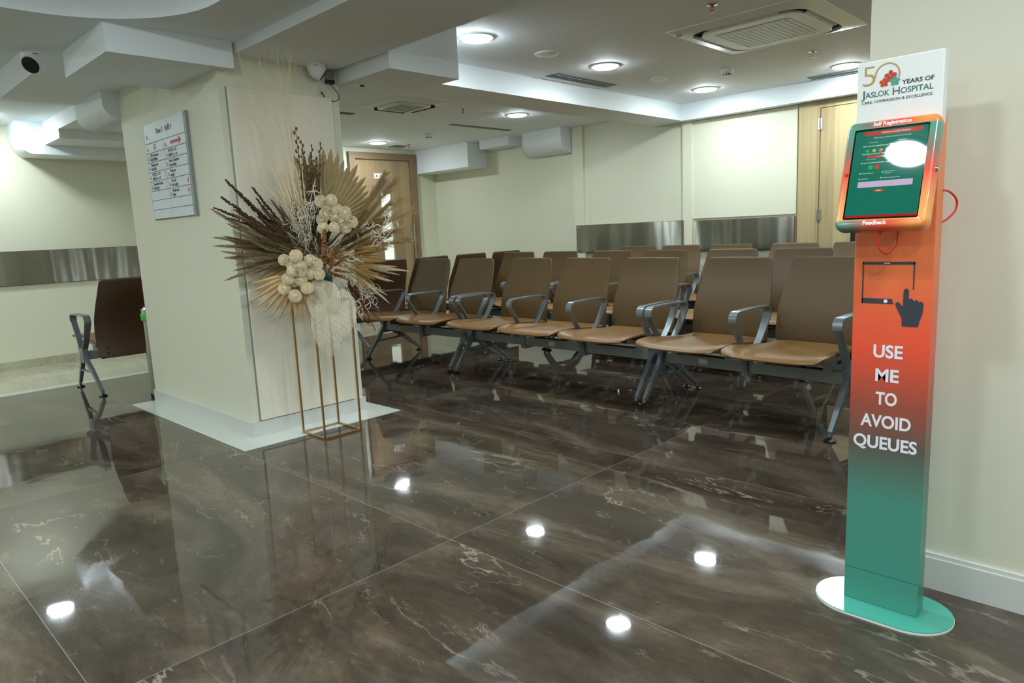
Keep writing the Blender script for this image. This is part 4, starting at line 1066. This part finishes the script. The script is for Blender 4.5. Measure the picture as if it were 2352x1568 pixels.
def plume(m, n=420, start=0.45, hl=0.10, w_=0.0035, k=0.08, spread=0.35, stem=0.006, taper=True):
    bm = B(); tube(bm, [Vector((0, 0, t)) + bend(t, k) for t in [i / 8 for i in range(9)]], stem, 5, stem * 0.35)
    for i in range(n):
        t = start + (1 - start) * rnd.random() ** 0.9
        f = (t - start) / (1 - start); env = math.sin(min(1, f * 1.6 + 0.12) * math.pi / 2) * ((1 - f) ** 0.55 if taper else 1) + 0.12
        a = rnd.uniform(0, 2 * math.pi); p = Vector((0, 0, t * 0.97)) + bend(t, k)
        d = Vector((math.cos(a) * spread, math.sin(a) * spread, 1)).normalized() * hl * env * rnd.uniform(0.45, 1.1)
        hair(bm, p, p + d, w_)
    return mesh_of('plume', bm, m)
def beaded(m, n=90, start=0.3, r=0.009, k=0.1, off=0.014):
    bm = B(); tube(bm, [Vector((0, 0, t)) + bend(t, k) for t in [i / 8 for i in range(9)]], 0.004, 5, 0.002)
    for i in range(n):
        t = start + (1 - start) * i / n; a = rnd.uniform(0, 2 * math.pi); o_ = off * (1.25 - t)
        p = Vector((math.cos(a) * o_, math.sin(a) * o_, t)) + bend(t, k)
        bmesh.ops.create_icosphere(bm, subdivisions=1, radius=r * rnd.uniform(0.7, 1.15) * (1.35 - 0.6 * t), matrix=Matrix.Translation(p))
    return mesh_of('beaded_stem', bm, m, 60)
def podstem(m, n=16, start=0.35, k=0.05):
    bm = B(); tube(bm, [Vector((0, 0, t)) + bend(t, k) for t in [i / 8 for i in range(9)]], 0.005, 5, 0.003)
    for i in range(n):
        t = start + (0.98 - start) * i / (n - 1); s = 1 if i % 2 else -1
        p = Vector((s * 0.018, rnd.uniform(-0.01, 0.01), t)) + bend(t, k)
        mt = Matrix.Translation(p) @ Matrix.Rotation(s * 0.4, 4, 'Y') @ Matrix.Diagonal((0.010, 0.010, 0.021, 1))
        bmesh.ops.create_icosphere(bm, subdivisions=2, radius=1, matrix=mt)
    return mesh_of('pod_stem', bm, m, 60)
def twig(m, lev=3, r=0.005, wig=0.02, sp=0.28):
    bm = B()
    def br(p, d, L_, r_, l_):
        pts = [p]; n = 5
        for i in range(n): d = (d + rv(rnd, wig * 2)).normalized(); pts.append(pts[-1] + d * L_ / n)
        tube(bm, pts, r_, 4, r_ * 0.5)
        if l_ > 0:
            for q in range(2 if l_ > 1 else 3):
                i = rnd.randint(2, 4); br(pts[i], (d + rv(rnd, sp)).normalized(), L_ * 0.55, r_ * 0.55, l_ - 1)
    br(Vector((0, 0, 0)), Vector((0, 0, 1)), 1.0, r, lev)
    return mesh_of('twig', bm, m, 60)
def curly(m, n=9, r=0.010):
    bm = B(); tube(bm, [Vector((0.03 * math.sin(6 * t), 0.03 * math.cos(5 * t) - .03, t)) for t in [i / 10 for i in range(11)]], r * 0.7, 5)
    for i in range(n):
        t = 0.25 + 0.72 * i / n; p = Vector((0.03 * math.sin(6 * t), 0, t)); a = rnd.uniform(0, 6.28); pts = [p]
        d = Vector((math.cos(a), math.sin(a), 0.5)).normalized(); ax = rv(rnd, 1).normalized()
        for q in range(9):
            d = (Matrix.Rotation(rnd.uniform(0.1, 0.65), 3, ax) @ d); pts.append(pts[-1] + d * 0.03)
        tube(bm, pts, r, 5, r * 0.6)
    return mesh_of('curly_twig', bm, m, 60)
def sola():
    bm = B(); bmesh.ops.create_icosphere(bm, subdivisions=2, radius=0.5)
    N_ = 64
    for i in range(N_):
        z = 1 - 1.5 * (i + 0.5) / N_; rr_ = math.sqrt(max(0, 1 - z * z)); a = i * 2.399963
        n = Vector((rr_ * math.cos(a), rr_ * math.sin(a), z))
        up_ = Vector((0, 0, 1)); t2 = (up_ - n * n.z); t2 = t2.normalized() if t2.length > 0.15 else Vector((math.cos(a), math.sin(a), 0)); t1 = n.cross(t2).normalized()
        s = 0.17 + 0.13 * (1 - max(0, z)); g = []
        for u in range(5):
            row = []; uu = u / 4
            for v in range(5):
                vv = (v - 2) / 2; wv = s * (0.6 + 0.75 * math.sin(math.pi * 0.5 * uu))
                r_ = 0.50 + 0.52 * uu ** 0.8 + 0.05 * math.sin(v * 2.6 + i) * uu
                row.append(n * r_ + t1 * vv * wv + t2 * (0.16 * uu * uu - 0.10 * (1 - uu)) - n * 0.10 * vv * vv * uu)
            g.append([bm.verts.new(p) for p in row])
        for u in range(4):
            for v in range(4): bm.faces.new((g[u][v], g[u + 1][v], g[u + 1][v + 1], g[u][v + 1]))
    me = bpy.data.meshes.new('flower_head'); bm.to_mesh(me); bm.free(); me.materials.append(C_['sola']); return me
def fan(m, a0, a1, rfun, n=26, split=0.62, fold=0.05):
    """palm fan in the XY plane, pleats folded along Z"""
    bm = B(); da = (a1 - a0) / n
    for i in range(n):
        a = a0 + da * (i + 0.5); R = rfun(a) * rnd.uniform(0.9, 1.05); dd = Vector((math.cos(a), math.sin(a), 0)); s = Vector((-math.sin(a), math.cos(a), 0))
        hwid = math.tan(abs(da) / 2); L_ = []; 
        for t in (0.03, 0.2, 0.4, split, 0.78, 0.9, 1.0):
            wv = hwid * t * R if t <= split else hwid * split * R * (1 - ((t - split) / (1 - split)) ** 1.4) 
            zc = -0.10 * t * t * R + rnd.uniform(-0.004, 0.004) * (t > split)
            c = dd * t * R
            L_.append((bm.verts.new(c - s * wv + Vector((0, 0, zc))), bm.verts.new(c + Vector((0, 0, zc + fold * wv * 6 + 0.002 * t))), bm.verts.new(c + s * wv + Vector((0, 0, zc)))))
        for p, q in zip(L_, L_[1:]):
            bm.faces.new((p[0], q[0], q[1], p[1])); bm.faces.new((p[1], q[1], q[2], p[2]))
    return mesh_of('palm_fan', bm, m)
def skel_mat():
    m, nt, b = node_mat('skeleton_leaf_tissue'); L = nt.links.new; N = nt.nodes.new
    b.inputs['Base Color'].default_value = srgb(236, 230, 206); b.inputs['Roughness'].default_value = 0.6
    b.inputs['Transmission Weight'].default_value = 0.0
    tc = N('ShaderNodeTexCoord'); v = N('ShaderNodeTexVoronoi'); v.feature = 'DISTANCE_TO_EDGE'; v.inputs['Scale'].default_value = 60
    n = N('ShaderNodeTexNoise'); n.inputs['Scale'].default_value = 9
    L(tc.outputs['Object'], v.inputs['Vector']); L(tc.outputs['Object'], n.inputs['Vector'])
    mr = N('ShaderNodeMapRange'); mr.inputs['From Max'].default_value = 0.12; mr.inputs['To Min'].default_value = 0.7; mr.inputs['To Max'].default_value = 0.22
    L(v.outputs['Distance'], mr.inputs['Value'])
    ad = N('ShaderNodeMath'); ad.operation = 'MULTIPLY_ADD'; ad.inputs[1].default_value = 0.5; L(n.outputs['Fac'], ad.inputs[0]); 
    sb = N('ShaderNodeMath'); sb.operation = 'SUBTRACT'; sb.inputs[1].default_value = 0.22; L(mr.outputs['Result'], sb.inputs[0]); L(sb.outputs[0], ad.inputs[2])
    L(ad.outputs[0], b.inputs['Alpha']); return m
M['skel'] = skel_mat()
def skel():
    bm = B(); NT = 14
    prof = lambda t: 0.5 * math.sin(math.pi * t ** 0.8) ** 0.75 * 0.42
    g = []
    for i in range(NT + 1):
        t = i / NT; wv = max(0.002, prof(t)); g.append([(wv * (-1 + 2 * j / 6), -0.05 * math.sin(t * 3) + 0.03 * (abs(-1 + 2 * j / 6)), t) for j in range(7)])
    vs = [[bm.verts.new(p) for p in r_] for r_ in g]
    for i in range(NT):
        for j in range(6): bm.faces.new((vs[i][j], vs[i + 1][j], vs[i + 1][j + 1], vs[i][j + 1]))
    leaf = mesh_of('skeleton_leaf', bm, M['skel'], 80)
    bm = B(); tube(bm, [(0, -0.05 * math.sin(t * 3) - 0.003, t) for t in [i / 10 for i in range(11)]], 0.006, 5, 0.002)
    for i in range(1, 12):
        t = i / 13
        for s in (-1, 1):
            t2 = min(0.99, t + 0.16); wv = prof(t2) * 0.92
            tube(bm, [(0, -0.05 * math.sin(t * 3) - 0.003, t), (s * wv * 0.55, -0.05 * math.sin(t * 3) + 0.01, t + 0.07), (s * wv, -0.05 * math.sin(t2 * 3) + 0.022, t2)], 0.0022, 4)
    return leaf, mesh_of('veins', bm, C_['stem_pale'], 60)
def place(name, me, base, tip, roll=None, thick=1.0):
    o = bpy.data.objects.new(name, me); COL.objects.link(o); o.parent = FL
    d = tip - base; L_ = d.length; z = d.normalized(); x = z.cross(NF if abs(z.dot(NF)) < 0.95 else Vector((0, 0, 1))).normalized(); y = z.cross(x)
    r = rnd.uniform(0, 6.28) if roll is None else roll
    x2 = x * math.cos(r) + y * math.sin(r); y2 = z.cross(x2); b0 = base - FO
    w_ = L_ * thick
    o.matrix_local = Matrix(((x2.x * w_, y2.x * w_, z.x * L_, b0.x), (x2.y * w_, y2.y * w_, z.y * L_, b0.y), (x2.z * w_, y2.z * w_, z.z * L_, b0.z), (0, 0, 0, 1)))
    return o
K = {}
K['grey'] = [plume(C_['plume_grey'], 1500, 0.40, 0.075, 0.0030, k, 0.8) for k in (-0.12, 0.08)]
K['brown'] = [plume(C_['plume_brown'], 1300, 0.32, 0.085, 0.0032, k, 0.65) for k in (-0.10, 0.10)]
K['tan'] = [plume(C_['plume_tan'], 1200, 0.35, 0.12, 0.0026, k, 0.42, taper=False) for k in (-0.05, 0.05)]
K['cream'] = [plume(C_['plume_cream'], 1200, 0.35, 0.055, 0.0032, k, 0.9) for k in (-0.10, 0.05)]
K['wheat'] = [plume(C_['plume_gold'], 700, 0.50, 0.10, 0.0034, k, 0.35) for k in (-0.08, 0.10)]
K['fine'] = [plume(C_['plume_tan'], 240, 0.45, 0.22, 0.0016, k, 0.42, 0.004, False) for k in (-0.08, 0.1)]
K['dark'] = [beaded(C_['bead_dark'], 130, 0.25, 0.0155, k, 0.022) for k in (-0.14, 0.05)]
K['red'] = [beaded(C_['bead_red'], 90, 0.15, 0.012, k) for k in (-0.1, 0.12)]
K['pod'] = [podstem(C_['pod_brown'], 16, 0.35, k) for k in (-0.03, 0.04)]
K['bleach'] = [twig(C_['stem_pale'], 2, 0.0026, 0.03, 0.22) for _ in range(3)]
K['straw'] = [twig(C_['stem_pale'], 0, 0.0085, 0.03) for _ in range(2)]
K['curl'] = [curly(C_['curly_white'], 10, 0.009) for _ in range(2)]
K['sorg'] = [beaded(C_['sorghum'], 170, 0.25, 0.032, 0.05, 0.055)]
K['fill'] = [twig(C_['filler_dark'], 3, 0.012, 0.06, 0.7) for _ in range(2)]
def put(kind, name, lst, base, jb=10, d0=0.0, d1=0.10, dt0=0.0, dt1=0.12, thick=1.0):
    for (a, b) in lst:
        bb = W(base[0] + rnd.uniform(-jb, jb), base[1] + rnd.uniform(-jb, jb), rnd.uniform(d0, d1))
        place(name, rnd.choice(K[kind]), bb, W(a, b, rnd.uniform(dt0, dt1)), None, thick)
# mechanics: floral foam hidden in the middle
bm = B(); bmesh.ops.create_icosphere(bm, subdivisions=3, radius=0.085); 
o = obj('floral_foam', bm, C_['green_leaf'], FL, 60); o.location = W(730, 640, 0.03) - FO
bm = B(); lathe(bm, [(0.05, 0), (0.07, 0.10)], 24); o = obj('foam_holder', bm, C_['stem_brown'], FL, 40)
# palm fans
def put_fan(me, c, d, tilt):
    o = bpy.data.objects.new('palm_fan', me); COL.objects.link(o); o.parent = FL
    X = Vector((0.505, 0.863, 0)); Y = (Vector((0, 0, 1)) + NF * tilt).normalized(); Z = X.cross(Y)
    o.matrix_local = basis(W(c[0], c[1], d) - FO, X, Y)
    return o
f1 = fan(C_['palm_olive'], math.radians(-14), math.radians(112), lambda a: 0.42 - 0.20 * max(0, 1 - a / 1.3) ** 1.2, 22, 0.84, 0.09)
put_fan(f1, (746, 516), 0.05, 0.05)
f2 = fan(C_['palm_gold'], math.radians(188), math.radians(312), lambda a: 0.32 if a < 4.9 else 0.26, 15, 0.55)
put_fan(f2, (692, 622), 0.20, -0.05)
f3 = fan(C_['palm_gold'], math.radians(158), math.radians(215), lambda a: 0.36, 11, 0.5)
put_fan(f3, (706, 585), 0.03, 0.0)
# bleached twigs reaching to the ceiling, straw below them
put('bleach', 'bleached_twig', [(566, 178), (590, 200), (612, 182), (632, 176), (668, 186), (655, 240), (604, 250), (640, 215), (690, 230)], (706, 560), 8, 0.0, 0.05, 0.0, 0.04, 1.0)
put('straw', 'straw_stem', [(632 + rnd.uniform(-8, 70), rnd.uniform(360, 440)) for _ in range(38)], (708, 560), 14, 0.02, 0.10, 0.0, 0.10)
# seed pods
put('pod', 'seed_pod_stem', [(683, 298), (697, 324), (718, 334), (738, 328), (690, 352), (708, 356), (728, 362), (744, 372), (700, 385), (716, 395)], (716, 540), 10, 0.04, 0.10, 0.02, 0.12)
put('brown', 'brown_plume', [(690, 380), (700, 400), (712, 385), (724, 400), (735, 395), (705, 425), (722, 440)], (718, 560), 12, 0.04, 0.10, 0.02, 0.12)
# dark beaded millet at upper left
put('dark', 'millet_stem', [(545, 405), (527, 448), (518, 464), (560, 436), (556, 470), (587, 432), (572, 452), (600, 455), (612, 470), (540, 490), (585, 480), (598, 500)], (678, 575), 14, 0.04, 0.10, 0.05, 0.18)
# pampas to the left
put('grey', 'pampas_plume', [(490, 500), (502, 534), (505, 560), (522, 598), (519, 629), (545, 500), (560, 520), (548, 545), (575, 560), (556, 580), (566, 604), (585, 590), (548, 622), (595, 620), (600, 560), (610, 590)], (700, 590), 16, 0.04, 0.12, 0.06, 0.22)
put('brown', 'brown_plume', [(520, 548), (560, 490), (580, 505), (600, 480), (618, 470), (632, 452), (645, 470), (615, 510), (600, 530), (590, 545), (640, 500), (630, 530), (655, 490), (610, 560), (560, 560)], (706, 585), 16, 0.04, 0.12, 0.08, 0.24)
# right side: feathers, wheat, fine grass
put('tan', 'feather_grass', [(893, 402), (884, 412), (872, 470), (905, 470), (912, 520), (870, 500), (900, 545), (850, 470), (838, 480), (890, 500)], (760, 580), 14, 0.03, 0.10, 0.04, 0.18)
put('brown', 'brown_plume', [(850, 500), (865, 520), (880, 530), (860, 545), (835, 505), (845, 530), (820, 520), (835, 550)], (756, 582), 14, 0.05, 0.12, 0.06, 0.2)
put('fine', 'fine_grass', [(938, 462), (948, 538), (942, 482), (930, 520), (922, 498), (940, 556), (905, 400), (915, 418), (950, 560), (925, 535)], (768, 580), 16, 0.02, 0.10, 0.02, 0.14)
put('wheat', 'wheat_ear', [(872, 556), (886, 566), (892, 582), (888, 604), (874, 628), (856, 652), (868, 596), (846, 575), (898, 640), (838, 640), (858, 618), (880, 618), (828, 600), (842, 610), (868, 640)], (758, 592), 14, 0.06, 0.12, 0.10, 0.26)
put('cream', 'cream_pampas', [(946, 612), (933, 633), (906, 648), (900, 705), (892, 662), (888, 690), (912, 628), (920, 645)], (772, 600), 12, 0.08, 0.14, 0.12, 0.28)
# white curly twigs
put('curl', 'curly_twig', [(727, 412), (735, 430), (700, 448), (718, 462), (690, 470), (660, 470), (672, 492), (655, 500), (735, 470), (680, 455), (648, 520), (708, 490)], (708, 570), 14, 0.10, 0.16, 0.12, 0.2, 0.8)
put('curl', 'curly_twig', [(866, 690), (852, 724), (884, 668), (838, 742), (874, 712), (850, 690), (900, 480), (925, 500), (880, 470), (905, 520)], (790, 632), 12, 0.08, 0.14, 0.08, 0.22, 0.8)
# drooping red amaranth
put('red', 'amaranth_spray', [(850, 740), (868, 760), (880, 744), (842, 762), (830, 704), (838, 718), (860, 772), (826, 730), (848, 700), (858, 728)], (796, 640), 12, 0.06, 0.12, 0.06, 0.2)
put('brown', 'brown_plume', [(830, 690), (840, 705), (850, 715), (826, 712)], (790, 630), 10, 0.05, 0.1, 0.05, 0.14, 0.8)
# rust sorghum heads
put('sorg', 'sorghum_head', [(778, 572), (794, 590), (772, 606), (788, 636), (737, 556), (764, 564), (742, 528), (800, 642), (806, 628), (752, 590), (770, 630)], (752, 618), 10, 0.12, 0.16, 0.16, 0.24)
# dark filler in the middle
put('fill', 'filler_sprig', [(700 + rnd.uniform(-30, 90), 500 + rnd.uniform(-30, 60)) for _ in range(22)], (735, 585), 26, 0.06, 0.12, 0.10, 0.2, 1.0)
put('fill', 'filler_sprig', [(800, 690), (815, 705), (808, 720), (790, 680), (770, 690)], (770, 630), 12, 0.06, 0.12, 0.10, 0.16, 0.5)
put('brown', 'brown_plume', [(690 + rnd.uniform(-40, 110), 480 + rnd.uniform(-30, 70)) for _ in range(22)], (730, 600), 16, 0.03, 0.09, 0.06, 0.2)
put('grey', 'pampas_plume', [(640, 560), (655, 540), (630, 590), (620, 610), (645, 575)], (715, 600), 10, 0.08, 0.12, 0.14, 0.22)
def sector(kind, name, n, c, a0, a1, r0, r1, d0, d1):
    for i in range(n):
        a = math.radians(lerp(a0, a1, (i + rnd.random()) / n)); r = rnd.uniform(r0, r1)
        put(kind, name, [(c[0] + r * math.cos(a), c[1] - r * math.sin(a))], (c[0], c[1]), 14, 0.03, 0.10, d0, d1)
sector('grey', 'pampas_plume', 20, (705, 590), 140, 196, 110, 190, 0.06, 0.2)
sector('brown', 'brown_plume', 16, (710, 585), 125, 190, 90, 150, 0.08, 0.22)
sector('tan', 'feather_grass', 12, (755, 588), -20, 48, 80, 140, 0.06, 0.2)
sector('wheat', 'wheat_ear', 12, (755, 592), -38, 30, 80, 140, 0.10, 0.24)
sector('brown', 'brown_plume', 10, (725, 585), 60, 125, 80, 150, 0.06, 0.16)
# cream flowers
SO = sola()
def flowers(lst, dd):
    for i, (a, b) in enumerate(lst):
        o = bpy.data.objects.new('flower_head', SO); COL.objects.link(o); o.parent = FL
        p = W(a, b, dd + 0.05 * rnd.random()); r = rnd.uniform(0.031, 0.036)
        d = (NF + Vector((rnd.uniform(-.4, .4), rnd.uniform(-.4, .4), rnd.uniform(-0.2, 0.6)))).normalized()
        q = Vector((0, 0, 1)).rotation_difference(d).to_matrix().to_4x4()
        o.matrix_local = Matrix.Translation(p - FO) @ q @ Matrix.Rotation(rnd.uniform(0, 6), 4, 'Z') @ Matrix.Diagonal((r, r, r * 0.8, 1))
flowers([(737, 463), (761, 459), (753, 478), (773, 480), (748, 492), (792, 487), (770, 499), (797, 501), (808, 509), (783, 507), (767, 522), (793, 522), (740, 505), (742, 524)], 0.16)
flowers([(655, 597), (681, 588), (672, 606), (690, 611), (713, 599), (727, 608), (674, 623), (663, 641), (677, 645), (692, 644), (733, 631), (711, 629), (690, 622), (655, 663), (706, 663), (679, 681)], 0.22)
# green leaves peeping between the flowers
bm = B(); g = [[(x * (1 - (t * 2 - 1) ** 2) * 0.22, 0.02 * math.sin(t * 3), t) for x in (-1, 0, 1)] for t in [i / 8 for i in range(9)]]
sheet(bm, g, 0.004); gl = mesh_of('green_leaf', bm, C_['green_leaf'], 60)
for (a, b), (c, d_) in (((700, 650), (722, 640)), ((740, 600), (752, 582)), ((690, 640), (706, 622)), ((770, 500), (786, 512)), ((700, 672), (722, 668)), ((660, 620), (640, 632))):
    place('green_leaf', gl, W(a, b, 0.2), W(c, d_, 0.2), 1.57)
# skeleton leaves hanging under the bouquet
LM, VM = skel()
for (a, b), (c, d_), dd, wd in (((724, 655), (740, 754), 0.215, 1.2), ((746, 645), (774, 728), 0.225, 1.3), ((750, 680), (757, 838), 0.20, 1.15), ((788, 665), (782, 800), 0.195, 1.2), ((730, 630), (734, 690), 0.23, 1.2)):
    r_ = 0.0
    o = place('skeleton_leaf', LM, W(a, b, dd), W(c, d_, dd), r_, wd)
    v = bpy.data.objects.new('veins', VM); COL.objects.link(v); v.parent = o
